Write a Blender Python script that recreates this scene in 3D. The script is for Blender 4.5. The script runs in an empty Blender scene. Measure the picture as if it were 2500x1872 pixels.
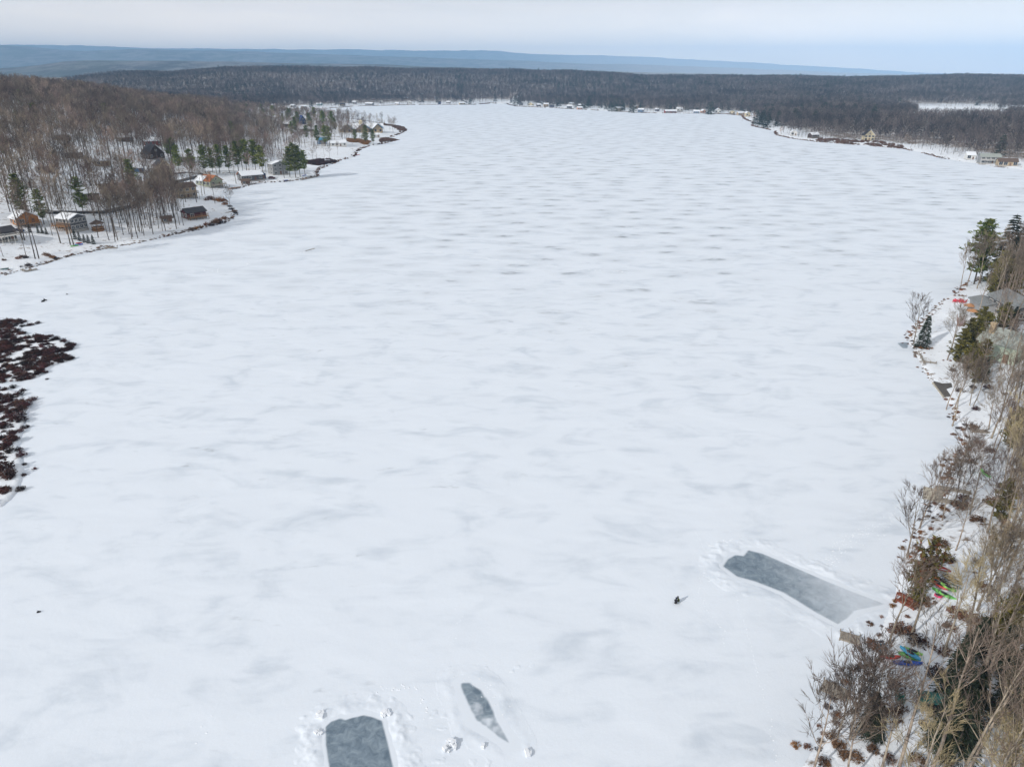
import bpy, math, random
import numpy as np
from mathutils import Vector, Matrix
R = math.radians
HAZE_COL = (.37, .645, 1.0, 1); HAZE_DEN = 0.74e-4; HAZE_G = -.3
sc = bpy.context.scene
C = sc.collection
# ---------------------------------------------------------------- camera
H = 65.0; FPX = 1734.0; PITCH = R(23.33)
cp, sp = math.cos(PITCH), math.sin(PITCH)
cam_d = bpy.data.cameras.new("camera"); cam = bpy.data.objects.new("camera", cam_d); C.objects.link(cam)
cam.location = (0, 0, H); cam.rotation_euler = (R(90) - PITCH, 0, 0)
cam_d.sensor_width = 36; cam_d.lens = 36 * FPX / 2500; cam_d.clip_start = 1; cam_d.clip_end = 80000
sc.camera = cam
# ---------------------------------------------------------------- world, sun, exposure
SUN_EL = R(27); SX, SY = -0.79, -0.61           # the sun stands left of and behind the camera
SUN_AZ = math.atan2(SX, SY)
w = bpy.data.worlds.new("World"); sc.world = w; w.use_nodes = True
nt = w.node_tree; nt.nodes.clear()
def N(nt, t, **k):
    n = nt.nodes.new(t)
    for a, b in k.items():
        if a == 'i':
            for kk, v in b.items(): n.inputs[kk].default_value = v
        else: setattr(n, a, b)
    return n
def L(nt, a, b): nt.links.new(a, b)
out = N(nt, 'ShaderNodeOutputWorld'); bg = N(nt, 'ShaderNodeBackground', i={'Strength': 0.096})
sky = N(nt, 'ShaderNodeTexSky', sky_type='NISHITA', sun_disc=False, sun_elevation=SUN_EL, sun_rotation=SUN_AZ,
        altitude=300, air_density=1.0, dust_density=2.0, ozone_density=1.2)
tc = N(nt, 'ShaderNodeTexCoord'); mp = N(nt, 'ShaderNodeMapping', i={'Scale': (1.0, 1.0, 7.0)})
n1 = N(nt, 'ShaderNodeTexNoise', i={'Scale': 2.3, 'Detail': 7.0, 'Roughness': 0.5, 'Distortion': 0.5})
cr = N(nt, 'ShaderNodeMapRange', i={'From Min': 0.36, 'From Max': 0.66, 'To Min': 0.88, 'To Max': 1.0})
cc = N(nt, 'ShaderNodeMixRGB', i={'Color1': (4.55, 4.5, 4.5, 1), 'Color2': (7.0, 6.75, 6.5, 1)})
mx = N(nt, 'ShaderNodeMixRGB')
L(nt, tc.outputs['Generated'], mp.inputs[0]); L(nt, mp.outputs[0], n1.inputs['Vector']); L(nt, n1.outputs[0], cr.inputs[0])
L(nt, n1.outputs[0], cc.inputs[0]); L(nt, cr.outputs[0], mx.inputs[0]); L(nt, sky.outputs[0], mx.inputs[1]); L(nt, cc.outputs[0], mx.inputs[2])
sz = N(nt, 'ShaderNodeSeparateXYZ'); L(nt, tc.outputs['Generated'], sz.inputs[0])
hb_ = N(nt, 'ShaderNodeMapRange', i={'From Min': 0.0, 'From Max': 0.135, 'To Min': 4.0, 'To Max': 1.09}); hb_.interpolation_type = 'SMOOTHSTEP'; L(nt, sz.outputs[2], hb_.inputs[0])
vm_ = N(nt, 'ShaderNodeVectorMath', operation='SCALE'); L(nt, mx.outputs[0], vm_.inputs[0]); L(nt, hb_.outputs[0], vm_.inputs['Scale'])
ht_ = N(nt, 'ShaderNodeMapRange', i={'From Min': 0.0, 'From Max': 0.14, 'To Min': 1.0, 'To Max': 0.0}); L(nt, sz.outputs[2], ht_.inputs[0])
tn_ = N(nt, 'ShaderNodeMixRGB', blend_type='MULTIPLY', i={'Color2': (1.0, .79, .575, 1)}); L(nt, ht_.outputs[0], tn_.inputs[0]); L(nt, vm_.outputs[0], tn_.inputs[1])
L(nt, tn_.outputs[0], bg.inputs[0]); L(nt, bg.outputs[0], out.inputs[0])
sd = bpy.data.lights.new("sun", 'SUN'); so = bpy.data.objects.new("sun", sd); C.objects.link(so)
sd.energy = 2.95; sd.angle = R(0.7); sd.color = (1.0, 0.94, 0.87)
so.rotation_euler = Vector((-SX * math.cos(SUN_EL), -SY * math.cos(SUN_EL), -math.sin(SUN_EL))).to_track_quat('-Z', 'Y').to_euler()
vs = sc.view_settings; vs.view_transform = 'Standard'; vs.look = 'None'; vs.gamma = 1.0; vs.exposure = 0.12
sc.cycles.use_denoising = True; sc.cycles.max_bounces = 6; sc.cycles.diffuse_bounces = 2; sc.cycles.glossy_bounces = 2; sc.cycles.volume_bounces = 1
sc.cycles.transparent_max_bounces = 4; sc.cycles.use_adaptive_sampling = True; sc.cycles.adaptive_threshold = 0.02
# ---------------------------------------------------------------- picture <-> ground
def proj(X, Y, Z):
    dz = Z - H; dep = Y * cp - dz * sp; up = Y * sp + dz * cp
    dep = np.where(dep < 1, 1, dep)
    return 1250 + FPX * X / dep, 936 - FPX * up / dep, dep
def G0(px, py, z=0.0):
    dx = (px - 1250) / FPX; dv = (936 - py) / FPX
    d = np.array([dx, cp + dv * sp, -sp + dv * cp]); t = (z - H) / d[2]
    return d[0] * t, d[1] * t
def poly(pts): return np.array([G0(a, b) for a, b in pts])
LAKE = poly([(-900,760),(-300,700),(0,672),(28,663),(54,660),(71,654),(99,646),(119,637),(155,629),(184,622),(215,616),(232,612),(254,606),(283,599),(311,597),(339,593),(367,586),(396,578),
 (438,569),(480,562),(523,550),(562,538),(576,521),(574,507),(560,500),(549,487),(546,476),(560,465),(582,460),(604,454),(623,448),(663,445),(697,444),(725,440),(748,435),(776,431),
 (773,422),(779,413),(799,406),(821,396),(835,390),(855,387),(868,380),(869,372),(883,363),(903,356),(931,352),(971,342),(945,338),(957,335),(982,324),(991,318),(985,311),(960,307),(935,303),
 (905,298),(860,291),(800,286),(740,281),(690,278),(650,276),(652,271),(686,270),(748,266),(790,266),(833,263),(861,260),(903,259),(988,257),(1030,256),(1157,256),(1199,253),(1236,254),(1258,260),
 (1326,263),(1383,266),(1439,269),(1510,273),(1566,276),(1623,277),(1722,278),(1772,279),(1812,283),(1819,292),(1837,299),(1837,308),(1870,315),(1892,321),(1895,330),(1935,339),(1989,346),
 (2062,352),(2152,359),(2206,364),(2250,373),(2297,386),(2351,395),(2423,406),(2500,415),(2700,440),(3100,500),(3300,560),(2900,600),(2600,630),(2470,655),(2400,680),(2345,700),(2335,716),(2308,727),(2295,737),(2268,763),
 (2259,777),(2240,795),(2222,808),(2219,830),(2217,842),(2230,852),(2237,867),(2251,896),(2273,936),(2302,974),(2320,988),(2329,1017),(2345,1050),(2349,1078),(2345,1103),(2327,1120),(2322,1141),(2310,1160),
 (2300,1190),(2287,1220),(2277,1257),(2245,1300),(2209,1345),(2195,1400),(2185,1450),(2172,1474),(2160,1510),(2142,1560),(2138,1579),(2115,1630),(2067,1703),(2017,1764),(1997,1808),(1959,1870),(1925,1960),(1890,2150),(1800,2600),(1500,3600),(-1500,3600)])
POND = poly([(2195,264),(2290,266),(2390,266),(2440,269),(2400,274),(2315,281),(2270,279),(2215,271)])
ISLE_A = poly([(-300,770),(0,782),(60,784),(58,800),(50,812),(85,818),(120,820),(151,830),(178,843),(181,852),(151,861),(175,879),(136,891),(115,909),(91,921),(45,930),(0,935),(-300,960)])
ISLE_B = poly([(-300,930),(0,940),(40,950),(60,962),(74,985),(74,1012),(60,1042),(55,1066),(50,1090),(60,1114),(60,1155),(50,1195),(24,1225),(0,1245),(-300,1330)])
def sdf(P, X, Y):
    """distance to the outline, negative inside"""
    X = np.asarray(X, float); Y = np.asarray(Y, float); sh = X.shape; X = X.ravel(); Y = Y.ravel()
    A = P; B = np.roll(P, -1, 0); out = np.empty(len(X))
    for s in range(0, len(X), 20000):
        x = X[s:s+20000, None]; y = Y[s:s+20000, None]
        ax, ay = A[:, 0][None], A[:, 1][None]; bx, by = B[:, 0][None], B[:, 1][None]
        ex, ey = bx - ax, by - ay; wx, wy = x - ax, y - ay
        t = np.clip((wx*ex + wy*ey) / (ex*ex + ey*ey + 1e-9), 0, 1)
        d2 = ((wx - ex*t)**2 + (wy - ey*t)**2).min(1)
        c = ((ay > y) != (by > y)) & (x < (bx-ax) * (y-ay) / np.where(by == ay, 1e-9, by-ay) + ax)
        out[s:s+20000] = np.sqrt(d2) * np.where(c.sum(1) % 2 == 1, -1, 1)
    return out.reshape(sh)
def vnoise(X, Y, s, seed=0):
    X = np.asarray(X, float) / s; Y = np.asarray(Y, float) / s
    xi = np.floor(X).astype(np.int64); yi = np.floor(Y).astype(np.int64); fx = X - xi; fy = Y - yi
    fx = fx*fx*(3-2*fx); fy = fy*fy*(3-2*fy)
    def h(a, b):
        n = (a * 374761393 + b * 668265263 + seed * 974711) & 0x7fffffff
        n = ((n ^ (n >> 13)) * 1274126177) & 0x7fffffff
        return ((n ^ (n >> 16)) & 0xffff) / 65535.0
    return (h(xi, yi)*(1-fx) + h(xi+1, yi)*fx)*(1-fy) + (h(xi, yi+1)*(1-fx) + h(xi+1, yi+1)*fx)*fy
def fbm(X, Y, s, seed=0, o=4):
    v = 0; a = .5
    for k in range(o): v = v + a * vnoise(X, Y, s / 2**k, seed + k); a *= .5
    return v / (1 - .5**o)
def ss(x, a, b):
    t = np.clip((x - a) / (b - a), 0, 1); return t*t*(3-2*t)
SKYL = np.array([(-900,176),(0,180),(95,179),(150,178),(300,173),(430,176),(560,163),(700,163),(900,164),(1100,168),(1250,170),(1400,172),(1500,177),(1560,183),(1720,184),(1900,184),(2060,188),(2150,186),(2250,183),(2350,181),(2500,184),(3400,184)], float)
def h(X, Y):
    X = np.asarray(X, float); Y = np.asarray(Y, float)
    dl = np.minimum(sdf(LAKE, X, Y), sdf(POND, X, Y))
    di = -np.minimum(sdf(ISLE_A, X, Y), sdf(ISLE_B, X, Y))
    d = np.maximum(dl, 0)
    pxa = 1250 + FPX * X / np.maximum(Y * cp + H * sp, 30)
    wl = ss(-X, 90, 230) * (1 - ss(Y, 1250, 1700))
    wn = ss(-pxa, -640, -60)
    wr = ss(X, 20, 60) * (1 - ss(Y, 250, 500))
    n = fbm(X, Y, 160, 3)
    g = wl * (2 + 9*ss(-pxa, -720, -480) + 31*wn) * (1 - np.exp(-np.maximum(d - 14, 0) / 230)) * (.8 + .4*n) + wl * 1.4 * (1 - np.exp(-d/12))
    g = g + wr * 9 * (1 - np.exp(-np.maximum(d - 4, 0)/ 45)) + 5 * (1-np.exp(-d/90))*(.3+n)*(1-wl)*(1-wr)
    sk = np.interp(pxa, SKYL[:, 0], SKYL[:, 1])
    el = np.tan(np.arctan((936 - sk) / FPX) - PITCH)
    Ys = 3000.0; rr = np.hypot(X*.35, Y)
    top = H + el * Ys - 19
    wf = ss(rr, np.where(pxa > 1700, 1500, 1930), 3000) ** 1.15
    g = g + np.maximum(top - 4, 0) * wf * (1 - .85*ss(rr, 3150, 4300)) * (1 + .16*(fbm(X, Y, 420, 9) - .5)*(1 - ss(rr, 2600, 3000)))
    bank = np.minimum(d * .45, .55) * (.6 + .8*fbm(X, Y, 5, 5, 2)) + np.minimum(d, 30) * .02
    z = np.where(dl > 0, bank + g, -1.0 * np.minimum(-dl / 1.5, 1))
    zi = np.minimum(di * .4, .3) * (.4 + fbm(X, Y, 6, 8, 2))
    return np.where(di > 0, zi, z)
def G(px, py, it=None):
    """ground point seen at a photo pixel, on the sloping terrain"""
    dx = (px - 1250) / FPX; dv = (936 - py) / FPX
    d = np.array([dx, cp + dv * sp, -sp + dv * cp])
    t = np.geomspace(45, 6000, 1500); X, Y, Z = d[0]*t, d[1]*t, H + d[2]*t
    below = np.where(Z < np.maximum(h(X, Y), 0))[0]
    if len(below) == 0: return X[-1], Y[-1], 0
    k = max(below[0], 1); t2 = np.linspace(t[k-1], t[k], 30); X, Y, Z = d[0]*t2, d[1]*t2, H + d[2]*t2
    b = np.where(Z < np.maximum(h(X, Y), 0))[0]; j = b[0] if len(b) else 29
    return float(X[j]), float(Y[j]), float(max(Z[j], 0))
def hz(x, y): return float(np.maximum(h(np.array([x]), np.array([y]))[0], 0))
# ---------------------------------------------------------------- materials
MAT = {}
def mat(name, col, rough=.8, var=.15, scale=1.0, bump=0, col2=None, metal=0, coord='Object', detail=4, lo=.35, hi=.65, rnd=0, spec=.3):
    if name in MAT: return MAT[name]
    m = bpy.data.materials.new(name); m.use_nodes = True; t = m.node_tree; b = t.nodes['Principled BSDF']
    b.inputs['Roughness'].default_value = rough; b.inputs['Metallic'].default_value = metal; b.inputs['Specular IOR Level'].default_value = spec
    c2 = col2 or tuple(max(0, x*(1-var*2)) for x in col)
    tcn = N(t, 'ShaderNodeTexCoord'); nn = N(t, 'ShaderNodeTexNoise', i={'Scale': scale, 'Detail': detail, 'Roughness': .6})
    mr = N(t, 'ShaderNodeMapRange', i={'From Min': lo, 'From Max': hi}); mc = N(t, 'ShaderNodeMixRGB', i={'Color1': (*c2, 1), 'Color2': (*col, 1)})
    L(t, tcn.outputs[coord] if coord == 'Object' else N(t, 'ShaderNodeNewGeometry').outputs['Position'], nn.inputs['Vector'])
    L(t, nn.outputs[0], mr.inputs[0]); L(t, mr.outputs[0], mc.inputs[0])
    o = mc.outputs[0]
    if rnd:
        oi = N(t, 'ShaderNodeObjectInfo'); hs = N(t, 'ShaderNodeHueSaturation'); r1 = N(t, 'ShaderNodeMapRange', i={'To Min': 1-rnd, 'To Max': 1+rnd})
        r2 = N(t, 'ShaderNodeMapRange', i={'To Min': .5-rnd*.05, 'To Max': .5+rnd*.05}); ml = N(t, 'ShaderNodeMath', operation='FRACT'); m2 = N(t, 'ShaderNodeMath', operation='MULTIPLY', i={1: 7.31})
        L(t, oi.outputs['Random'], r1.inputs[0]); L(t, oi.outputs['Random'], m2.inputs[0]); L(t, m2.outputs[0], ml.inputs[0]); L(t, ml.outputs[0], r2.inputs[0])
        L(t, o, hs.inputs['Color']); L(t, r1.outputs[0], hs.inputs['Value']); L(t, r2.outputs[0], hs.inputs['Hue']); o = hs.outputs[0]
    L(t, o, b.inputs['Base Color'])
    if bump:
        bn = N(t, 'ShaderNodeBump', i={'Strength': .6, 'Distance': bump}); L(t, nn.outputs[0], bn.inputs['Height']); L(t, bn.outputs[0], b.inputs['Normal'])
    MAT[name] = m; return m
SNOWC = (.78, .83, .90)
snow = mat('snow', SNOWC, .85, scale=.9, col2=(.73, .775, .83), bump=.06, coord='P')
# snowy ground: snow with leaf litter showing through, more of it under the woods
gm = bpy.data.materials.new('ground_snow'); gm.use_nodes = True; t = gm.node_tree; b = t.nodes['Principled BSDF']; b.inputs['Roughness'].default_value = .9
ge = N(t, 'ShaderNodeNewGeometry'); at = N(t, 'ShaderNodeAttribute', attribute_name='litter')
na = N(t, 'ShaderNodeTexNoise', i={'Scale': .55, 'Detail': 6.0, 'Roughness': .65}); nb = N(t, 'ShaderNodeTexNoise', i={'Scale': .05, 'Detail': 3.0})
ad = N(t, 'ShaderNodeMath', operation='ADD'); L(t, na.outputs[0], ad.inputs[0])
a2 = N(t, 'ShaderNodeMath', operation='MULTIPLY_ADD', i={1: .34, 2: -.17}); L(t, nb.outputs[0], a2.inputs[0]); 
a3 = N(t, 'ShaderNodeMath', operation='MULTIPLY_ADD', i={1: .26}); L(t, at.outputs['Fac'], a3.inputs[0]); L(t, a2.outputs[0], a3.inputs[2]); L(t, a3.outputs[0], ad.inputs[1])
mr = N(t, 'ShaderNodeMapRange', i={'From Min': .60, 'From Max': .72}); L(t, ad.outputs[0], mr.inputs[0])
nc = N(t, 'ShaderNodeTexNoise', i={'Scale': 2.5, 'Detail': 3.0}); ml = N(t, 'ShaderNodeMixRGB', i={'Color1': (.10, .075, .055, 1), 'Color2': (.23, .15, .09, 1)}); L(t, nc.outputs[0], ml.inputs[0])
mm = N(t, 'ShaderNodeMixRGB', i={'Color1': (.76, .815, .885, 1)}); L(t, mr.outputs[0], mm.inputs[0]); L(t, ml.outputs[0], mm.inputs[2]); L(t, mm.outputs[0], b.inputs['Base Color'])
bn = N(t, 'ShaderNodeBump', i={'Strength': .7, 'Distance': .35}); L(t, na.outputs[0], bn.inputs['Height']); L(t, bn.outputs[0], b.inputs['Normal'])
for q in (na, nb, nc): L(t, ge.outputs['Position'], q.inputs['Vector'])
# lake: wind-packed snow over grey ice, thin in drifted streaks
lm = bpy.data.materials.new('lake_snow'); lm.use_nodes = True; t = lm.node_tree; b = t.nodes['Principled BSDF']; b.inputs['Specular IOR Level'].default_value = .25
ge = N(t, 'ShaderNodeNewGeometry'); P_ = ge.outputs['Position']
def nz(scale, sxyz=(1, 1, 1), det=4, rough=.55, rot=0, dist=0):
    m_ = N(t, 'ShaderNodeMapping', i={'Scale': sxyz, 'Rotation': (0, 0, rot)}); n_ = N(t, 'ShaderNodeTexNoise', i={'Scale': scale, 'Detail': det, 'Roughness': rough, 'Distortion': dist})
    L(t, P_, m_.inputs[0]); L(t, m_.outputs[0], n_.inputs['Vector']); return n_.outputs[0]
def rng(v, a, b_, c=0, d=1):
    q = N(t, 'ShaderNodeMapRange', i={'From Min': a, 'From Max': b_, 'To Min': c, 'To Max': d}); q.interpolation_type = 'SMOOTHSTEP'; L(t, v, q.inputs[0]); return q.outputs[0]
def mth(op, a, b_):
    q = N(t, 'ShaderNodeMath', operation=op, use_clamp=False)
    for k, v in ((0, a), (1, b_)):
        if isinstance(v, (int, float)): q.inputs[k].default_value = v
        else: L(t, v, q.inputs[k])
    return q.outputs[0]
sx = N(t, 'ShaderNodeSeparateXYZ'); L(t, P_, sx.inputs[0]); XX, YY = sx.outputs[0], sx.outputs[1]
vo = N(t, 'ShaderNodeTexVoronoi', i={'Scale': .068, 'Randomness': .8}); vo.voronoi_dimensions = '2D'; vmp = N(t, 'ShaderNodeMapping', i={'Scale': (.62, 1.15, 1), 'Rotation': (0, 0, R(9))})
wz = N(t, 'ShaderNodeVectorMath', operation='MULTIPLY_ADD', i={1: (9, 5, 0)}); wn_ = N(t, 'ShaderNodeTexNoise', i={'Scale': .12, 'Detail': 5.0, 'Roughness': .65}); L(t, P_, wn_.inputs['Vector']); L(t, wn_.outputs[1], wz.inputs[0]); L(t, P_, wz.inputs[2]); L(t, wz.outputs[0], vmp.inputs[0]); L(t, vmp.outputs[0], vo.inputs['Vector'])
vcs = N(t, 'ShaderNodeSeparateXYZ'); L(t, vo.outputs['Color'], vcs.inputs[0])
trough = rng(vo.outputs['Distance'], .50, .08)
streak = mth('MULTIPLY', rng(mth('ADD', vo.outputs['Distance'], mth('MULTIPLY', vcs.outputs[0], .16)), .25, .10), rng(nz(.30, (.7, 1.6, 1), 4, .6, R(6)), .38, .60))          # bare streaks a dozen metres long
fine = rng(nz(.7, (.6, 1.6, 1), 3, .6, R(8)), .3, .6, .55, 1)
zone = rng(nz(.006, (1, .7, 1), 2), .28, .50)
left = rng(mth('ADD', XX, mth('MULTIPLY', YY, .18)), -60, 60)
nearf = rng(YY, 110, 300, 0.0, 1)
edge = rng(N(t, 'ShaderNodeAttribute', attribute_name='shore').outputs['Fac'], 10, 70)
far_f = rng(YY, 1000, 1750, 1, .4)
s1 = mth('MULTIPLY', mth('MULTIPLY', mth('MULTIPLY', streak, zone), mth('MULTIPLY', left, edge)), mth('MULTIPLY', mth('MULTIPLY', nearf, far_f), fine))
soft = rng(mth('ADD', mth('MULTIPLY', nz(.12, (.75, 1.2, 1), 6, .6, R(12), .7), .7), mth('MULTIPLY', nz(.3, (.5, 1.3, 1), 5, .6, R(5), .4), .3)), .47, .72)
soft2 = mth('MULTIPLY', rng(nz(.20, (.55, 1.25, 1), 6, .65, R(-8), .5), .615, .74), mth('MULTIPLY', edge, rng(nz(.6, (1, 1.6, 1), 4, .7), .35, .6)))
c1 = N(t, 'ShaderNodeMixRGB', i={'Color1': (.715, .785, .875, 1), 'Color2': (.55, .625, .72, 1)}); L(t, soft, c1.inputs[0])
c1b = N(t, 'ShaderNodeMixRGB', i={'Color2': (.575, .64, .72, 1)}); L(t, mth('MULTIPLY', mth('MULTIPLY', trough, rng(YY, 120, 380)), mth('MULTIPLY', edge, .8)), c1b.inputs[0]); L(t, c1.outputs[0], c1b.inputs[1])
c2 = N(t, 'ShaderNodeMixRGB', i={'Color2': (.30, .35, .40, 1)}); L(t, mth('MULTIPLY', soft2, .62), c2.inputs[0]); L(t, c1b.outputs[0], c2.inputs[1])
c3 = N(t, 'ShaderNodeMixRGB', i={'Color2': (.20, .24, .28, 1)}); L(t, mth('MULTIPLY', s1, .85), c3.inputs[0]); L(t, c2.outputs[0], c3.inputs[1])
L(t, c3.outputs[0], b.inputs['Base Color']); L(t, rng(s1, 0, 1, .85, .5), b.inputs['Roughness'])
bh = mth('ADD', mth('MULTIPLY', nz(.09, (.7, 1.3, 1), 2, .5, R(12), .4), 1.2), mth('MULTIPLY', nz(1.6, (1, 1, 1), 6, .7), .12))
bn = N(t, 'ShaderNodeBump', i={'Strength': .5, 'Distance': .5}); L(t, bh, bn.inputs['Height']); L(t, bn.outputs[0], b.inputs['Normal'])
# ---------------------------------------------------------------- object helpers
def tag(o, label=None, cat=None, group=None, kind=None):
    if label: o['label'] = label
    if cat: o['category'] = cat
    if group: o['group'] = group
    if kind: o['kind'] = kind
    return o
def empty(name, loc, rz=0, s=1.0):
    o = bpy.data.objects.new(name, None); C.objects.link(o); o.location = loc; o.rotation_euler = (0, 0, rz); o.scale = (s, s, s); return o
def meshobj(name, V, F, mats, parent=None, mi=None, smooth=False):
    me = bpy.data.meshes.new(name); me.from_pydata([tuple(v) for v in V], [], F)
    for m in (mats if isinstance(mats, (list, tuple)) else [mats]): me.materials.append(m)
    if mi is not None: me.polygons.foreach_set('material_index', mi)
    if smooth: me.polygons.foreach_set('use_smooth', [True]*len(me.polygons))
    me.update(); o = bpy.data.objects.new(name, me); C.objects.link(o)
    if parent: o.parent = parent
    return o
def gridmesh(name, X, Y, Z, m, attrs={}, smooth=True, keep=None):
    r, c = X.shape; n = r*c; idx = np.arange(n).reshape(r, c)
    F = np.stack([idx[:-1, :-1], idx[:-1, 1:], idx[1:, 1:], idx[1:, :-1]], -1).reshape(-1, 4)
    if keep is not None: F = F[keep.ravel()[F].any(1)]
    me = bpy.data.meshes.new(name); me.vertices.add(n); me.vertices.foreach_set('co', np.stack([X, Y, Z], -1).astype(np.float32).ravel())
    me.loops.add(F.size); me.loops.foreach_set('vertex_index', F.astype(np.int32).ravel()); me.polygons.add(len(F))
    me.polygons.foreach_set('loop_start', np.arange(0, F.size, 4, dtype=np.int32)); me.update(calc_edges=True)
    if smooth: me.polygons.foreach_set('use_smooth', np.ones(len(F), bool))
    for k, v in attrs.items():
        a = me.attributes.new(k, 'FLOAT', 'POINT'); a.data.foreach_set('value', v.astype(np.float32).ravel())
    me.materials.append(m); o = bpy.data.objects.new(name, me); C.objects.link(o); return o
class MB:
    def __init__(s): s.V = []; s.F = []; s.M = []
    def add(s, V, F, m=0):
        n = len(s.V); s.V += [tuple(v) for v in V]; s.F += [tuple(i+n for i in f) for f in F]; s.M += [m]*len(F); return s
    def box(s, x0, x1, y0, y1, z0, z1, m=0, rz=0, o=(0, 0, 0)):
        V = [(x, y, z) for z in (z0, z1) for x, y in ((x0, y0), (x1, y0), (x1, y1), (x0, y1))]
        if rz or o != (0, 0, 0): c_, s_ = math.cos(rz), math.sin(rz); V = [(o[0]+x*c_-y*s_, o[1]+x*s_+y*c_, o[2]+z) for x, y, z in V]
        return s.add(V, [(3, 2, 1, 0), (4, 5, 6, 7), (0, 1, 5, 4), (1, 2, 6, 5), (2, 3, 7, 6), (3, 0, 4, 7)], m)
    def tube(s, pts, rad, n=5, m=0, cap=True):
        rings = []; k = len(pts); pts = [Vector(p) for p in pts]
        for i, p in enumerate(pts):
            d = (pts[min(i+1, k-1)] - pts[max(i-1, 0)]).normalized(); a = d.orthogonal().normalized()
            if i and abs(d.dot(prev)) < .999:
                a = (pa - d * pa.dot(d)).normalized()
            elif i: a = (pa - d * pa.dot(d)).normalized()
            prev, pa = d, a; bb = d.cross(a); r = rad[i] if isinstance(rad, (list, tuple)) else rad
            rings.append([p + (a*math.cos(2*math.pi*j/n) + bb*math.sin(2*math.pi*j/n))*r for j in range(n)])
        V = [v for r in rings for v in r]; F = [(i*n+j, i*n+(j+1) % n, (i+1)*n+(j+1) % n, (i+1)*n+j) for i in range(k-1) for j in range(n)]
        if cap: F += [tuple(range(n))[::-1], tuple((k-1)*n+j for j in range(n))]
        return s.add(V, F, m)
    def lathe(s, prof, n=12, o=(0, 0, 0), m=0):
        V = [(o[0]+r*math.cos(2*math.pi*j/n), o[1]+r*math.sin(2*math.pi*j/n), o[2]+z) for r, z in prof for j in range(n)]
        F = [(i*n+j, i*n+(j+1) % n, (i+1)*n+(j+1) % n, (i+1)*n+j) for i in range(len(prof)-1) for j in range(n)]
        return s.add(V, F, m)
    def obj(s, name, mats, parent=None, smooth=False): return meshobj(name, s.V, s.F, mats, parent, s.M, smooth)
# ---------------------------------------------------------------- terrain
az = np.concatenate([np.linspace(-180, -52, 30)[:-1], np.linspace(-52, 52, 380), np.linspace(52, 180, 30)[1:]])
rad = np.concatenate([[2, 20], np.geomspace(40, 5200, 520)])
A_, R_ = np.meshgrid(np.radians(az), rad); GX, GY = R_*np.sin(A_), R_*np.cos(A_)
GZ = h(GX, GY)
dlk = np.minimum(sdf(LAKE, GX, GY), sdf(POND, GX, GY))
gpx, gpy, gd = proj(GX, GY, GZ)
litter = ss(dlk, 8, 60) * .9 * (1 - .65*ss(-GX, 100, 200)*(1-ss(GY, 900, 1400))) + .25*(1-ss(np.abs(dlk), .5, 3))
litter = np.where((GY > 1250), .9*ss(dlk, 30, 140), litter)
litter = np.where(gpx < 250, litter*ss(dlk, 40, 90), litter)
g = gridmesh('ground', GX, GY, GZ, gm, {'litter': litter}); tag(g, kind='structure')
# lake sheet: polar grid so that the shore distance is carried smoothly
A2, R2 = np.meshgrid(np.radians(np.linspace(-70, 70, 150)), np.concatenate([[5], np.geomspace(30, 2150, 160)])); LX, LY = R2*np.sin(A2), R2*np.cos(A2)
sh = -sdf(LAKE, LX, LY); keep = sh > -60
lo_ = gridmesh('lake_ice', LX, LY, LX*0, lm, {'shore': sh}, keep=keep); tag(lo_, kind='structure')
pm = meshobj('pond_ice', [(x, y, .03) for x, y in (POND - POND.mean(0))*1.03 + POND.mean(0)], [tuple(range(len(POND)))], mat('pond_snow', (.80, .83, .86), .85, scale=.02, col2=(.72, .76, .8), coord='P')); tag(pm, kind='structure')
# ---------------------------------------------------------------- far hills
hm = bpy.data.materials.new('hill_forest'); hm.use_nodes = True; t = hm.node_tree; b = t.nodes['Principled BSDF']; b.inputs['Roughness'].default_value = 1
ge = N(t, 'ShaderNodeNewGeometry'); P_ = ge.outputs['Position']
e1 = rng(nz(.0035, (1, 1, 1), 9, .78), .42, .58); e2 = rng(nz(.0016, (1, 1, 1), 5, .6), .42, .62)
q1 = N(t, 'ShaderNodeMixRGB', i={'Color1': (.012, .012, .012, 1), 'Color2': (.15, .145, .15, 1)}); L(t, e1, q1.inputs[0])
q2 = N(t, 'ShaderNodeMixRGB', i={'Color2': (.05, .07, .05, 1)}); L(t, mth('MULTIPLY', e2, .5), q2.inputs[0]); L(t, q1.outputs[0], q2.inputs[1]); 
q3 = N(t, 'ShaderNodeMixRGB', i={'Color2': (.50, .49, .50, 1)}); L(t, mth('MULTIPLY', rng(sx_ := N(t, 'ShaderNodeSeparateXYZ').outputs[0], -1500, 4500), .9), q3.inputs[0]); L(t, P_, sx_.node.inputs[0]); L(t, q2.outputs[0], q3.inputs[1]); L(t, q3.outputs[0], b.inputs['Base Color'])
bn = N(t, 'ShaderNodeBump', i={'Strength': 1.0, 'Distance': 14}); L(t, nz(.03, (1, 1, 1), 6, .75), bn.inputs['Height']); L(t, bn.outputs[0], b.inputs['Normal'])
RIDGES = [(6800, 1000, [(-900,165),(-300,160),(0,163),(60,160),(110,155),(170,146),(300,145),(560,149),(900,156),(1100,161),(1400,170),(1700,178),(2000,184),(2500,190),(3400,190)]),
 (13500, 2200, [(-900,104),(-300,106),(0,108),(85,112),(141,120),(198,124),(280,124),(367,120),(450,121),(625,126),(800,131),(1000,138),(1200,145),(1400,152),(1600,158),(1800,166),(2000,174),(2300,184),(3400,190)]),
 (21500, 2800, [(-900,106),(-300,108),(85,110),(254,112),(424,118),(640,121),(900,121),(1000,122),(1209,124),(1250,130),(1400,135),(1582,138),(1808,152),(1950,160),(2147,171),(2260,178),(2500,183),(3400,187)])]
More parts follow.
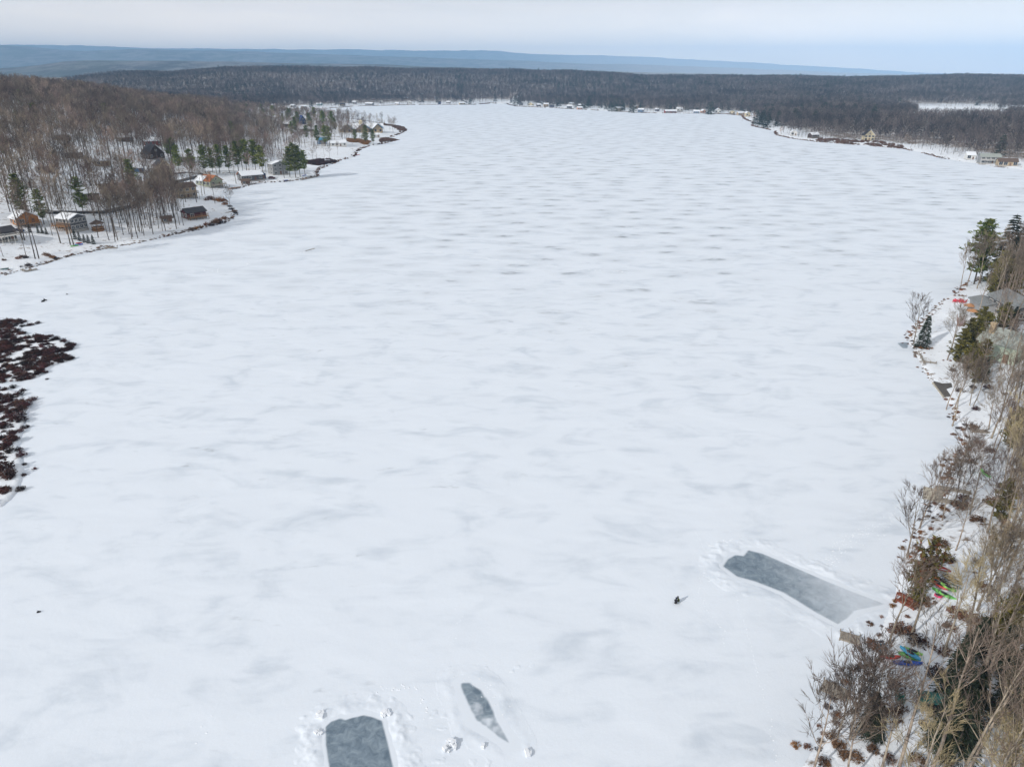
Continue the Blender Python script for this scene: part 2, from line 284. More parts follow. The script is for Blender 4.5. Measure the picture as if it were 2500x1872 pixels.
az = np.radians(np.linspace(-46, 46, 420)); rr_ = np.geomspace(4300, 28000, 300); A_, R_ = np.meshgrid(az, rr_); HX, HY = R_*np.sin(A_)/np.cos(A_), R_
pxa = 1250 + FPX * HX / (HY * cp + H * sp)
HZ = 4 + 30*fbm(HX, HY, 1500, 20)
for yi, wi, pr in RIDGES:
    pr = np.array(pr, float); k_ = np.interp(pxa, pr[:, 0], pr[:, 1]); el = np.tan(np.arctan((936 - k_)/FPX) - PITCH)
    top = H + el * yi * 1.0
    sc_ = yi / 10000
    bumpy = np.exp(-((HY - yi - 500*(fbm(HX, HY*0, 2500, int(yi)) - .5))/wi)**2)
    HZ = np.maximum(HZ, (top - 12) * bumpy * (1 + .10*(fbm(HX, HY, 1100, 31) - .5)) + 16*sc_*(fbm(HX, HY, 260, 37) - .5)*bumpy)
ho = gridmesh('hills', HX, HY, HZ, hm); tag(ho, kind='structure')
# ---------------------------------------------------------------- trees: shapes
bark = mat('bark', (.36, .31, .25), .9, scale=1.2, col2=(.15, .125, .105), rnd=.25)
barkd = mat('bark_grey', (.13, .11, .095), .9, scale=1.5, col2=(.07, .06, .055), rnd=.35)
barkw = mat('bark_pale', (.42, .38, .32), .85, scale=1.0, col2=(.26, .22, .18), rnd=.15)
twig = mat('twigs', (.30, .235, .19), .9, scale=.045, col2=(.09, .07, .06), rnd=.6, coord='P')
twigd = mat('twigs_grey', (.24, .195, .155), .9, scale=.15, col2=(.10, .082, .07), rnd=.4, coord='P')
twigt = mat('twigs_tan', (.44, .37, .24), .9, scale=.6, col2=(.26, .21, .13), rnd=.2)
twigf = mat('twigs_far', (.15, .125, .12), .95, scale=.012, col2=(.03, .027, .03), rnd=.65, coord='P')
needle = mat('needles_pine', (.22, .25, .05), .7, scale=.6, col2=(.035, .07, .02), rnd=.25)
needles = mat('needles_spruce', (.030, .048, .028), .7, scale=1.2, col2=(.010, .02, .012), rnd=.25)
needleo = mat('needles_olive', (.19, .165, .04), .75, scale=.8, col2=(.05, .055, .018), rnd=.2)
rust = mat('dry_leaves', (.30, .125, .035), .85, scale=.8, col2=(.12, .05, .02), rnd=.25)
class TM:
    """fast collector: tapered twigs as 3-sided slivers"""
    def __init__(s): s.V = []; s.F = []; s.M = []
    def seg(s, a, b, ra, rb, n=3, m=0):
        d = b - a; u = d.orthogonal().normalized(); v = d.cross(u).normalized(); k = len(s.V)
        for p, r in ((a, ra), (b, rb)):
            for j in range(n):
                t_ = 2*math.pi*j/n; s.V.append(p + (u*math.cos(t_) + v*math.sin(t_))*r)
        for j in range(n): s.F.append((k+j, k+(j+1) % n, k+n+(j+1) % n, k+n+j)); s.M.append(m)
    def spike(s, a, b, r, m=0):
        d = b - a; u = d.orthogonal().normalized(); v = d.cross(u).normalized(); k = len(s.V)
        s.V += [a + u*r, a - u*r*.5 + v*r*.87, a - u*r*.5 - v*r*.87, b]
        s.F += [(k, k+1, k+3), (k+1, k+2, k+3), (k+2, k, k+3)]; s.M += [m]*3
    def blade(s, a, b, r, m=0):
        d = b - a; u = d.orthogonal().normalized(); 
        ang = random.random()*6.28; u = u*math.cos(ang) + d.cross(u).normalized()*math.sin(ang); k = len(s.V)
        s.V += [a + u*r, a - u*r, b]; s.F += [(k, k+1, k+2)]; s.M += [m]
    def tri(s, p, sz, m=0, flat=0):
        k = len(s.V)
        for j in range(3): s.V.append(p + Vector((random.gauss(0, 1), random.gauss(0, 1), random.gauss(0, 1)*(1-flat)))*sz)
        s.F.append((k, k+1, k+2)); s.M.append(m)
def rv(): return Vector((random.gauss(0, 1), random.gauss(0, 1), random.gauss(0, 1))).normalized()
def bare(seed, ht=16, lean=.03, first=.35, spread=.55, nl=11, sub=7, tw=7, trad=.011, level=2, stems=1):
    """leafless broadleaf: returns (wood, twigs); level 2 = close, 1 = middle distance, 0 = far"""
    random.seed(seed); W = TM(); T = TM()
    for st in range(stems):
        r0 = ht*trad*(1 if stems == 1 else .75); p = Vector((random.uniform(-.3, .3)*(stems > 1), random.uniform(-.3, .3)*(stems > 1), -.3))
        a0 = random.uniform(0, 6.28) + st*6.28/max(stems, 1); ln = lean if stems == 1 else .16
        d = Vector((math.cos(a0)*ln, math.sin(a0)*ln, 1)).normalized(); K = 9 if level == 2 else (6 if level else 4); tr = [p.copy()]
        h_ = ht * (1 if st == 0 else random.uniform(.75, .95))
        for k in range(K):
            d = (d + rv()*.06 + Vector((0, 0, .05))).normalized(); p = p + d*h_*.9/K; tr.append(p.copy())
        for k in range(K): W.seg(tr[k], tr[k+1], r0*(1-k/K*.85), r0*(1-(k+1)/K*.85), 6 if level == 2 else (4 if level else 3))
        for i in range(nl):
            f = first + (1-first)*((i + random.random()*.8)/nl)**.85; f = min(f, .98)
            q = f*K; k = min(int(q), K-1); b = tr[k].lerp(tr[k+1], q-k)
            az_ = i*2.4 + random.uniform(-.5, .5); up = .75 + .9*f + random.uniform(-.2, .2)
            dd = (Vector((math.cos(az_), math.sin(az_), up))).normalized(); Ln = h_*spread*(1.12-.75*f)*random.uniform(.75, 1.2)
            br = r0*(1-f*.85)*.5; ps = [b]; n_ = 4 if level == 2 else (3 if level else 2)
            for j in range(n_):
                dd = (dd + rv()*.22 + Vector((0, 0, .10))).normalized(); ps.append(ps[-1] + dd*Ln/n_)
            for j in range(n_): W.seg(ps[j], ps[j+1], br*(1-j/n_*.75), br*(1-(j+1)/n_*.75), 4 if level == 2 else 3)
            for s_ in range(sub):
                f2 = .2 + .8*(s_+random.random())/sub; q = min(f2, .999)*n_; k2 = int(q); b2 = ps[k2].lerp(ps[k2+1], q-k2)
                d2 = ((ps[k2+1]-ps[k2]).normalized() + rv()*.75 + Vector((0, 0, .25))).normalized(); L2 = Ln*(.58 if level == 2 else .48)*(1.15-.6*f2)*random.uniform(.6, 1.2)
                e = b2 + d2*L2*.5; d3 = (d2 + rv()*.25 + Vector((0, 0, .12))).normalized(); e2 = e + d3*L2*.5; r2 = br*.34
                if level: T.seg(b2, e, r2, r2*.6, 3); T.spike(e, e2, r2*.6)
                else: T.blade(b2, e2, r2*1.6)
                for t_ in range(tw):
                    f3 = .25 + .75*random.random(); b3 = b2.lerp(e, f3*2) if f3 < .5 else e.lerp(e2, f3*2-1)
                    d4 = (d2 + rv()*(.55 if level == 2 else .8) + Vector((0, 0, .2))).normalized(); L3 = L2*(random.uniform(.4, .75) if level == 2 else random.uniform(.3, .6))
                    if level == 2: T.spike(b3, b3+d4*L3, .024)
                    elif level == 1: T.blade(b3, b3+d4*L3, .042)
                    else: T.blade(b3, b3+d4*L3*1.3, .13)
                    if level == 2:
                        
                        for _q in (.5,): d5 = (d4 + rv()*.5).normalized(); m3 = b3+d4*L3*_q; T.blade(m3, m3+d5*L3*.5, .02)
    return W, T
def conifer(seed, ht=16, rad=3.2, base=.12, whorls=26, per=9, dens=16, sz=.34, droop=.25, pine=False):
    random.seed(seed); W = TM(); T = TM(); a = Vector((0, 0, -.3)); K = 5
    top = Vector((random.uniform(-.3, .3), random.uniform(-.3, .3), ht))
    for k in range(K): W.seg(a.lerp(top, k/K), a.lerp(top, (k+1)/K), ht*.013*(1-k/K*.9), ht*.013*(1-(k+1)/K*.9), 5)
    for i in range(whorls):
        f = base + (1-base)*i/whorls; z = a.lerp(top, f)
        if pine: r = rad*(1-f)**.42*random.uniform(.4, 1.15)*(1.15 if f > base+.1 else .6)
        else: r = rad*(1-(f-base)/(1-base))**.85*random.uniform(.85, 1.1) + .15
        for j in range(per):
            if pine and random.random() < .3: continue
            az_ = random.uniform(0, 6.28); up = (.45 if pine else -.05) - (0 if pine else droop*(1-f)) + random.uniform(-.12, .12)
            L_ = r*random.uniform(.75, 1.15); dd = Vector((math.cos(az_), math.sin(az_), up)).normalized()
            W.spike(z, z+dd*L_, .035)
            for k in range(dens):
                q = .15 + .9*random.random()**.7; side = Vector((-dd.y, dd.x, 0))*random.gauss(0, .20)*L_*q**.5
                p = z + dd*L_*q + side + Vector((0, 0, -(.1 if pine else .32)*abs(side.length)))
                if pine: T.tri(p, sz*random.uniform(.6, 1.1), flat=.45)
                else:
                    o = (dd + side.normalized()*.6 + Vector((0, 0, -.2))).normalized(); T.blade(p, p + o*sz*2.2, sz*.42)
    return W, T
def mk(name, tm, m): return tm_mesh(name, tm, m)
def tm_mesh(name, tm, mats):
    me = bpy.data.meshes.new(name); V = np.array([tuple(v) for v in tm.V], np.float32); me.vertices.add(len(V)); me.vertices.foreach_set('co', V.ravel())
    ls = np.array([len(f) for f in tm.F]); fl = np.array([i for f in tm.F for i in f], np.int32)
    me.loops.add(len(fl)); me.loops.foreach_set('vertex_index', fl); me.polygons.add(len(ls)); me.polygons.foreach_set('loop_start', np.concatenate([[0], np.cumsum(ls)[:-1]]).astype(np.int32))
    for m in (mats if isinstance(mats, (list, tuple)) else [mats]): me.materials.append(m)
    if any(tm.M): me.polygons.foreach_set('material_index', np.array(tm.M, np.int32))
    me.update(calc_edges=True); return me
def joined(name, W, T, mw, mt):
    J = TM(); J.V = list(W.V) + list(T.V); n = len(W.V); J.F = list(W.F) + [tuple(i+n for i in f) for f in T.F]; J.M = [0]*len(W.F) + [1]*len(T.F)
    return tm_mesh(name, J, [mw, mt])
KINDS = {}   # kind -> list of (reference height, trunk mesh, crown mesh)
def kind(k, lst, mw, mt): KINDS[k] = [(hh, tm_mesh('trunk', a, mw), tm_mesh('crown', b_, mt), a, b_, mw, mt) for hh, (a, b_) in lst]
# close trees (right shore): forked, spreading
kind('near', [(14, bare(s, 14, .05, .40, .46, 13, 7, 7, stems=st)) for s, st in ((1, 1), (2, 2), (3, 1), (4, 1), (5, 2))], bark, twigd)
kind('tan', [(18, bare(s, 18, .08, .30, .36, 14, 7, 8, stems=st)) for s, st in ((11, 2), (12, 3), (13, 1))], barkw, twigt)
kind('round', [(11, bare(s, 11, .04, .26, .54, 12, 7, 7, .012, stems=st)) for s, st in ((201, 1), (202, 2), (203, 1))], bark, mat('twigs_dark', (.15, .12, .105), .9, scale=.3, col2=(.06, .05, .045), rnd=.2))
kind('willow', [(12, bare(210, 12, .03, .2, .6, 13, 7, 8, level=1))], bark, mat('twigs_orange', (.42, .22, .09), .9, scale=.3, col2=(.24, .12, .06)))
kind('tall', [(22, bare(s, 22, .06, fst, .34, 13, 6, 5, .0088)) for s, fst in ((101, .42), (102, .5), (103, .46), (104, .38))], bark, twigd)
kind('mid', [(22, bare(20+s, 22, .03, fst, .50, 12, 7, 13, .0105, level=1)) for s, fst in ((0, .46), (1, .42), (2, .5), (3, .44), (4, .40))], barkd, twig)
kind('midgrey', [(22, bare(30+s, 22, .03, .46, .48, 11, 7, 11, .0105, level=1)) for s in range(3)], barkd, twigd)
kind('far', [(18, bare(40+s, 18, .03, .34, .46, 8, 5, 9, .010, level=0)) for s in range(6)], barkd, twigf)
kind('pine', [(18, conifer(50+s, 18, 4.4+.5*(s%3), .20+.06*(s%2), 26, 9, 14, .46, pine=True)) for s in range(5)], barkd, needle)
kind('olive', [(9, conifer(60+s, 9, 2.6, .08, 20, 9, 16, .30, pine=True)) for s in range(2)], barkd, needleo)
kind('spruce', [(14, conifer(70+s, 14, 3.0, .06, 30, 10, 12, .30)) for s in range(2)], barkd, needles)
kind('farfir', [(18, conifer(80+s, 18, 4.6, .12, 12, 6, 6, 1.0)) for s in range(3)], barkd, needles)
kind('oak', [(10, bare(90+s, 10, .05, .42, .36, 14, 6, 5)) for s in range(1)], bark, rust)
random.seed(7)
for hh, a, b_, A, B, mw, mt in KINDS['oak']:   # oak still holding its dry leaves
    T = B; pts = [v for i, v in enumerate(T.V) if i % 5 == 0]
    for v in random.sample(pts, min(3600, len(pts))): T.tri(Vector(v), .15, 1 if random.random() < .72 else 2)
    nb_ = tm_mesh('crown', T, [twigd, needleo, rust]); KINDS['oak'] = [(hh, a, nb_, A, T, mw, rust)]
def place(k, x, y, ht, name, label, cat='tree', group=None, rz=None, v=None, parts=True, z=None):
    var = KINDS[k][v if v is not None else random.randrange(len(KINDS[k]))]
    e = empty(name, (x, y, hz(x, y) if z is None else z), random.uniform(0, 6.28) if rz is None else rz, ht/var[0])
    tag(e, label, cat, group)
    for nm, me in (('trunk', var[1]), ('crown', var[2])):
        o = bpy.data.objects.new(nm, me); C.objects.link(o); o.parent = e
    return e
protos = {}
def proto(k, v):
    if (k, v) not in protos:
        hh, _, _, A, B, mw, mt = KINDS[k][v]; protos[(k, v)] = bpy.data.objects.new('tree_form', joined('tree_form', A, B, mw, mt))
    return protos[(k, v)]
def wood(name, label, items, cat):
    """a far-off wood: one object that repeats tree forms on its points.  items: (kind, variant, x, y, z, scale)"""
    obs = sorted(set((i[0], i[1]) for i in items)); ix = {o: k for k, o in enumerate(obs)}
    P = np.array([(i[2], i[3], i[4]) for i in items], np.float32); me = bpy.data.meshes.new(name); me.vertices.add(len(P)); me.vertices.foreach_set('co', P.ravel())
    for nm, ty, dat in (('form', 'INT', np.array([ix[(i[0], i[1])] for i in items], np.int32)), ('size', 'FLOAT', np.array([i[5] for i in items], np.float32)), ('turn', 'FLOAT', np.random.RandomState(1).uniform(0, 6.28, len(P)).astype(np.float32))):
        a = me.attributes.new(nm, ty, 'POINT'); a.data.foreach_set('value', dat)
    o = bpy.data.objects.new(name, me); C.objects.link(o)
    gt = bpy.data.node_groups.new(name, 'GeometryNodeTree'); gt.interface.new_socket('Geometry', in_out='INPUT', socket_type='NodeSocketGeometry'); gt.interface.new_socket('Geometry', in_out='OUTPUT', socket_type='NodeSocketGeometry')
    gi = gt.nodes.new('NodeGroupInput'); go = gt.nodes.new('NodeGroupOutput'); jn = gt.nodes.new('GeometryNodeJoinGeometry')
    def attr(nm, ty):
        n_ = gt.nodes.new('GeometryNodeInputNamedAttribute'); n_.data_type = ty; n_.inputs['Name'].default_value = nm; return n_.outputs['Attribute']
    f, s, tr = attr('form', 'INT'), attr('size', 'FLOAT'), attr('turn', 'FLOAT')
    cx = gt.nodes.new('ShaderNodeCombineXYZ'); gt.links.new(tr, cx.inputs[2]); er = gt.nodes.new('FunctionNodeEulerToRotation'); gt.links.new(cx.outputs[0], er.inputs[0])
    for ob, k in ix.items():
        oi = gt.nodes.new('GeometryNodeObjectInfo'); oi.inputs['Object'].default_value = proto(*ob); oi.inputs['As Instance'].default_value = True
        cmp = gt.nodes.new('FunctionNodeCompare'); cmp.data_type = 'INT'; cmp.operation = 'EQUAL'; gt.links.new(f, cmp.inputs[2]); cmp.inputs[3].default_value = k
        ip = gt.nodes.new('GeometryNodeInstanceOnPoints'); gt.links.new(gi.outputs[0], ip.inputs['Points']); gt.links.new(cmp.outputs[0], ip.inputs['Selection'])
        gt.links.new(oi.outputs['Geometry'], ip.inputs['Instance']); gt.links.new(er.outputs[0], ip.inputs['Rotation']); gt.links.new(s, ip.inputs['Scale']); gt.links.new(ip.outputs[0], jn.inputs[0])
    gt.links.new(jn.outputs[0], go.inputs[0]); md = o.modifiers.new('trees', 'NODES'); md.node_group = gt
    return tag(o, label, cat, None, 'stuff')
# ---------------------------------------------------------------- where trees stand
rs = np.random.RandomState(3)
CLEAR = []           # (x, y, radius) kept free of trees: houses, yards
ROADS = []
def inpoly(P, X, Y): return sdf(P, X, Y) < 0
def jitter(x0, x1, y0, y1, step, rs):
    a, b = np.meshgrid(np.arange(x0, x1, step), np.arange(y0, y1, step)); return (a + rs.uniform(-.45, .45, a.shape)*step).ravel(), (b + rs.uniform(-.45, .45, a.shape)*step).ravel()
def px_of(X, Y): q = proj(X, Y, np.maximum(h(X, Y), 0)); return q[0], q[1], q[2]
HOUSES = []
# ---------------------------------------------------------------- roads
asph = mat('asphalt', (.085, .085, .09), .85, scale=.5, col2=(.05, .05, .055), coord='P')
def ribbon(name, pts, wd, m, lift=.12, kind='structure'):
    g_ = [G(*p) for p in pts]; P = []
    for (a, b_) in zip(g_[:-1], g_[1:]):
        n_ = max(2, int(math.hypot(b_[0]-a[0], b_[1]-a[1])/3)); P += [(a[0]+(b_[0]-a[0])*k/n_, a[1]+(b_[1]-a[1])*k/n_) for k in range(n_)]
    P.append(g_[-1][:2]); P = np.array(P); T = np.gradient(P, axis=0); T /= np.linalg.norm(T, axis=1)[:, None]; Nn = np.stack([-T[:, 1], T[:, 0]], 1)
    rows = []
    for o in (-1, -.33, .33, 1): Q = P + Nn*o*wd/2; rows.append(np.stack([Q[:, 0], Q[:, 1], np.maximum(h(Q[:, 0], Q[:, 1]), 0)], 1))
    rows = np.array(rows); zc = rows[..., 2].max(0) + lift
    o = gridmesh(name, rows[..., 0], rows[..., 1], np.tile(zc, (4, 1)), m); tag(o, kind=kind); ROADS.append(([tuple(p) for p in P[::3]], wd*.5+1.0)); return o
ribbon('road', [(100,519),(180,519),(255,519),(283,513),(325,505),(350,485),(379,461),(424,446),(455,438),(486,431)], 5, asph)
ribbon('lane', [(395,437),(420,425),(455,421),(480,424),(520,430)], 3.5, asph)
ribbon('ramp', [(998,238),(1012,243),(1027,251)], 6, asph, .6); ribbon('drive', [(1101,231),(1120,240),(1141,252)], 6, asph, .6)
ribbon('snowy_road', [(1236,253),(1247,247),(1256,241),(1261,236)], 15, snow, .5)
# ---------------------------------------------------------------- houses
glass = mat('glass', (.035, .045, .06), .15, scale=1, col2=(.02, .025, .035), spec=.6); wframe = mat('window_frame', (.72, .72, .70), .6, var=.05)
WC = {'white': (.66, .67, .66), 'cream': (.62, .55, .38), 'tan': (.42, .33, .22), 'grey': (.30, .31, .32), 'darkgrey': (.10, .105, .115), 'brown': (.13, .085, .06), 'darkbrown': (.065, .045, .038), 'log': (.42, .185, .06),
      'red': (.22, .045, .04), 'maroon': (.10, .03, .035), 'blue': (.13, .21, .33), 'navy': (.035, .05, .11), 'green': (.12, .17, .12), 'mint': (.46, .55, .45), 'salmon': (.58, .34, .25), 'teal': (.14, .30, .32), 'sage': (.34, .38, .28)}
RC = {'snow': (.80, .82, .86), 'orange': (.42, .16, .07), 'dark': (.06, .06, .07), 'brown': (.14, .10, .08), 'grey': (.24, .26, .27), 'blue': (.12, .33, .52), 'tower': (.03, .06, .20), 'greygreen': (.36, .40, .38)}
def wm(c): return mat('wall_'+c, WC[c], .8, scale=3, var=.10)
def rm(c): return snow if c == 'snow' else mat('roof_'+c, RC[c], .85, scale=2.2, var=.16)
wood_m = mat('deck_wood', (.33, .19, .10), .8, scale=3, col2=(.22, .12, .06)); grey_w = mat('weathered_wood', (.33, .30, .26), .85, scale=3, col2=(.20, .18, .155)); conc = mat('stone_block', (.42, .41, .39), .9, scale=3)
def house(px, py, w, d, hh, rz, wall, roof, label, cat='house', pitch=.5, wins='FLR', rows=1, ridge='x', roof2=None, chim=None, deck=None, name='house', group=None, clear=1.0, ncol=None, door=True, loc=None, wsz=1.0, base=.5):
    x, y, z = loc or G(px, py); rz = R(rz); c_, s_ = math.cos(rz), math.sin(rz)
    zs = [hz(x + a*c_ - b_*s_, y + a*s_ + b_*c_) for a in (-w/2, 0, w/2) for b_ in (-d/2, 0, d/2)]; z = max(min(zs) + .4*(max(zs)-min(zs)), .05)
    e = empty(name, (x, y, z), rz); tag(e, label, cat, group); CLEAR.append((x, y, max(w, d)*.62*clear + 1.5)); HOUSES.append((x, y))
    if clear > .5:
        vx, vy = -x, -y; n_ = math.hypot(vx, vy); CLEAR.append((x + vx/n_*max(w, d)*.8, y + vy/n_*max(w, d)*.8, max(w, d)*.5))
    lo_ = -(max(zs) - min(zs)) - 1.0
    a, b_ = (w/2, d/2); rh = (b_ if ridge == 'x' else a)*pitch*1.0
    W = MB(); W.box(-a, a, -b_, b_, lo_, hh)
    if ridge == 'x': W.add([(-a, -b_, hh), (a, -b_, hh), (a, b_, hh), (-a, b_, hh), (-a, 0, hh+rh), (a, 0, hh+rh)], [(0, 1, 5, 4), (2, 3, 4, 5), (1, 2, 5), (3, 0, 4)])
    else: W.add([(-a, -b_, hh), (a, -b_, hh), (a, b_, hh), (-a, b_, hh), (0, -b_, hh+rh), (0, b_, hh+rh)], [(3, 0, 4, 5), (1, 2, 5, 4), (0, 1, 4), (2, 3, 5)])
    W.obj('wall', wm(wall), e)
    if base: MB().box(-a-.06, a+.06, -b_-.06, b_+.06, lo_-.2, base).obj('foundation', conc, e)
    ov, th = .55, .28; Rf = MB()
    for sgn, mi in ((-1, 0), (1, 1)):
        if ridge == 'x': q = [(-a-ov, sgn*(b_+ov), hh-ov*pitch+.05), (a+ov, sgn*(b_+ov), hh-ov*pitch+.05), (a+ov, 0, hh+rh+.05), (-a-ov, 0, hh+rh+.05)]
        else: q = [(sgn*(a+ov), -b_-ov, hh-ov*pitch+.05), (sgn*(a+ov), b_+ov, hh-ov*pitch+.05), (0, b_+ov, hh+rh+.05), (0, -b_-ov, hh+rh+.05)]
        Rf.add(q + [(p[0], p[1], p[2]+th) for p in q], [(0, 1, 2, 3), (4, 5, 6, 7), (0, 1, 5, 4), (1, 2, 6, 5), (2, 3, 7, 6), (3, 0, 4, 7)], mi)
    ro = Rf.obj('roof', [rm(roof), rm(roof2 or roof)], e)
    if chim:
        cx2, cy2 = chim[:2]; MB().box(cx2-.55, cx2+.55, cy2-.45, cy2+.45, hh, hh+rh+1.5).box(cx2-.65, cx2+.65, cy2-.55, cy2+.55, hh+rh+1.5, hh+rh+1.75).obj('chimney', mat('chimney_brick', (.38, .30, .25) if len(chim) < 3 else WC[chim[2]], .9, scale=4) if len(chim) < 3 else wm(chim[2]), ro)
    fh = hh/rows
    def win(fc, u, zc, ww, wh):
        m_ = MB(); t_ = .07
        def bx(u0, u1, z0, z1, o0, o1, mi):
            if fc == 'F': m_.box(u0, u1, -b_-o1, -b_-o0, z0, z1, mi)
            elif fc == 'B': m_.box(u0, u1, b_+o0, b_+o1, z0, z1, mi)
            elif fc == 'L': m_.box(-a-o1, -a-o0, u0, u1, z0, z1, mi)
            else: m_.box(a+o0, a+o1, u0, u1, z0, z1, mi)
        bx(u-ww/2, u+ww/2, zc-wh/2, zc+wh/2, -.05, .05, 0); bx(u-ww/2-t_*1.6, u-ww/2, zc-wh/2-.1, zc+wh/2+.1, -.05, .10, 1); bx(u+ww/2, u+ww/2+t_*1.6, zc-wh/2-.1, zc+wh/2+.1, -.05, .10, 1)
        bx(u-ww/2, u+ww/2, zc+wh/2, zc+wh/2+.12, -.05, .11, 1); bx(u-ww/2, u+ww/2, zc-wh/2-.12, zc-wh/2, -.05, .11, 1); bx(u-.04, u+.04, zc-wh/2, zc+wh/2, .05, .08, 1)
        m_.obj('window', [glass, wframe], e)
    for fc in wins:
        ln = w if fc in 'FB' else d; n_ = (ncol or {}).get(fc, max(2, int(ln/3.2)))
        for r_ in range(rows):
            for k in range(n_):
                u = (k + .5)/n_*ln - ln/2
                if door and fc == 'F' and r_ == 0 and k == n_//2:
                    MB().box(u-.55, u+.55, -b_-.09, -b_+.05, base, base+2.1).box(u+.3, u+.4, -b_-.14, -b_-.09, base+1, base+1.1, 1).obj('door', [mat('door_paint', (.18, .10, .07), .6, scale=3), wframe], e); continue
                win(fc, u, r_*fh + fh*.56 + base*.3, min(ln/n_*.6, 1.7)*wsz, min(fh*.46, 1.6)*wsz)
    if rh > 2.6 and 'F' in wins and ridge == 'y': win('F', 0, hh+rh*.35, 1.2, 1.2)
    if deck:   # (side, depth, height, material)
        sd_, dp_, dh_, dm_ = deck; D_ = MB()
        x0, x1, y0, y1 = {'F': (-a, a, -b_-dp_, -b_-.07), 'L': (-a-dp_, -a-.07, -b_, b_), 'R': (a+.07, a+dp_, -b_, b_)}[sd_]
        D_.box(x0, x1, y0, y1, dh_-.2, dh_)
        for px_ in np.linspace(x0+.1, x1-.1, 4):
            for py_ in (y0+.1, y1-.1) if sd_ == 'F' else np.linspace(y0+.1, y1-.1, 3): D_.box(px_-.08, px_+.08, py_-.08, py_+.08, lo_, dh_-.2)
        D_.obj('deck', dm_, e); Q = MB()
        for (ax, ay), (bx_, by_) in (((x0, y0), (x1, y0)), ((x0, y0), (x0, y1)), ((x1, y0), (x1, y1))):
            n_ = max(2, int(math.hypot(bx_-ax, by_-ay)/.5))
            for k in range(n_+1): ux, uy = ax+(bx_-ax)*k/n_, ay+(by_-ay)*k/n_; Q.box(ux-.03, ux+.03, uy-.03, uy+.03, dh_, dh_+.9)
            Q.box(min(ax, bx_)-.05, max(ax, bx_)+.05, min(ay, by_)-.05, max(ay, by_)+.05, dh_+.9, dh_+1.0)
        Q.obj('railing', dm_, e)
    return e
white_w = mat('white_rail', (.62, .62, .60), .6, var=.05)
# near left shore
house(62, 546, 8.5, 7, 3.2, 52, 'log', 'snow', 'orange log cabin with a snowy roof beside the left shore road', ridge='y', pitch=.6, rows=1, deck=('F', 2.5, 1.0, wood_m), chim=(2, 1), clear=1.2)
house(179, 560, 8, 8.5, 5.4, 68, 'darkgrey', 'snow', 'large two-storey dark grey house with rows of white-framed windows and a snowy roof', ridge='y', pitch=.38, rows=2, ncol={'F': 4, 'L': 4}, wins='FL', deck=('L', 2.6, 2.6, wood_m), door=False, clear=1.0, wsz=1.15)
house(10, 585, 7, 6, 3.6, 60, 'darkgrey', 'dark', 'dark house with white deck railings cut by the left picture edge', ridge='x', deck=('F', 3.0, 2.4, white_w), clear=.9)
house(262, 462, 9, 8, 4.0, 40, 'brown', 'snow', 'house almost hidden in the trees with a rounded snowy roof above the road', pitch=.5)
house(400, 427, 8, 10, 6.4, 40, 'cream', 'dark', 'tall pale house with steep dark gables at the wood edge above the lane', ridge='y', pitch=.95, rows=2, roof2='snow', wins='FLR', clear=1.2)
house(333, 420, 9, 7, 3, 30, 'blue', 'snow', 'low blue shed-like house left of the tall pale gabled house')
house(452, 482, 10.5, 8, 6.0, 50, 'tan', 'brown', 'tall beige lakeside house with a brown roof behind thin trees', rows=2, roof2='snow', deck=('F', 2.5, 2.8, grey_w), clear=.8)
house(474, 531, 9.5, 6.5, 3.2, 50, 'maroon', 'dark', 'low dark maroon house near the tree-lined point of the left shore', roof2='snow', deck=('F', 2.4, 1.2, wood_m), clear=.8)
house(408, 543, 4, 3, 2.2, 40, 'brown', 'brown', 'little brown shed among the trunks by the left shore', cat='shed', name='shed', wins='F', clear=.4)
house(516, 455, 9, 11, 3.8, 58, 'sage', 'orange', 'pale green cottage with a bright orange roof by the water', ridge='y', pitch=.65, roof2='orange', deck=('F', 4, 1.6, grey_w), chim=(1.5, 2), clear=1.1)
house(498, 452, 6, 7, 3.4, 58, 'sage', 'snow', 'snow-roofed wing house joined to the front of the orange-roofed cottage', ridge='y', pitch=.75, clear=.8)
house(612, 440, 14, 9, 3.9, 40, 'darkgrey', 'snow', 'dark slate house with a snowy front roof and white chimney near the shore', ridge='x', pitch=.5, roof2='orange', chim=(0, 1, 'white'), clear=1.2)
house(634, 437, 6, 8, 3.6, 40, 'navy', 'snow', 'navy wing with big dark windows on the right of the slate house', ridge='y', clear=.9)
house(600, 449, 5, 4, 2.3, 30, 'brown', 'brown', 'small brown boathouse on the shore in front of the slate house', cat='boathouse', name='boathouse', wins='F', clear=.8)
house(680, 425, 11, 9, 7.5, 40, 'grey', 'snow', 'tall narrow grey house with a sloping white roof behind the lakeside pines', rows=3, ridge='y', pitch=.3, wins='FL', clear=.9)
for a in [(307,346,11,'brown','broad snow-roofed house high in the left wood'), (372,355,13,'red','long red-brown house with a white roof high in the wood'), (150,342,12,'tan','tan house glimpsed through trees on the upper hillside'), (25,350,10,'grey','snow-roofed grey house at the far left of the upper wood'),
          (455,395,9,'green','dark green cabin in the wood behind the row of pines'), (60,455,9,'white','white house glimpsed between trunks left of the upper road'), (110,420,9,'grey','grey house with a snow roof half hidden mid hillside'), (250,405,9,'tan','tan cabin with a snow roof deep in the left wood'), (180,385,10,'darkbrown','dark house with a broad white roof deep in the left wood'), (430,335,10,'grey','grey house high in the wood right of the red-brown one'), (545,345,9,'brown','brown cabin with a white roof above the row of pines'), (600,385,9,'white','white cabin behind the right end of the pine row'), (220,488,8,'darkbrown','dark cabin between trunks above the left road')]:
    house(a[0], a[1], a[2], 9, 4, 35, a[3], 'snow', a[4], clear=1.0)
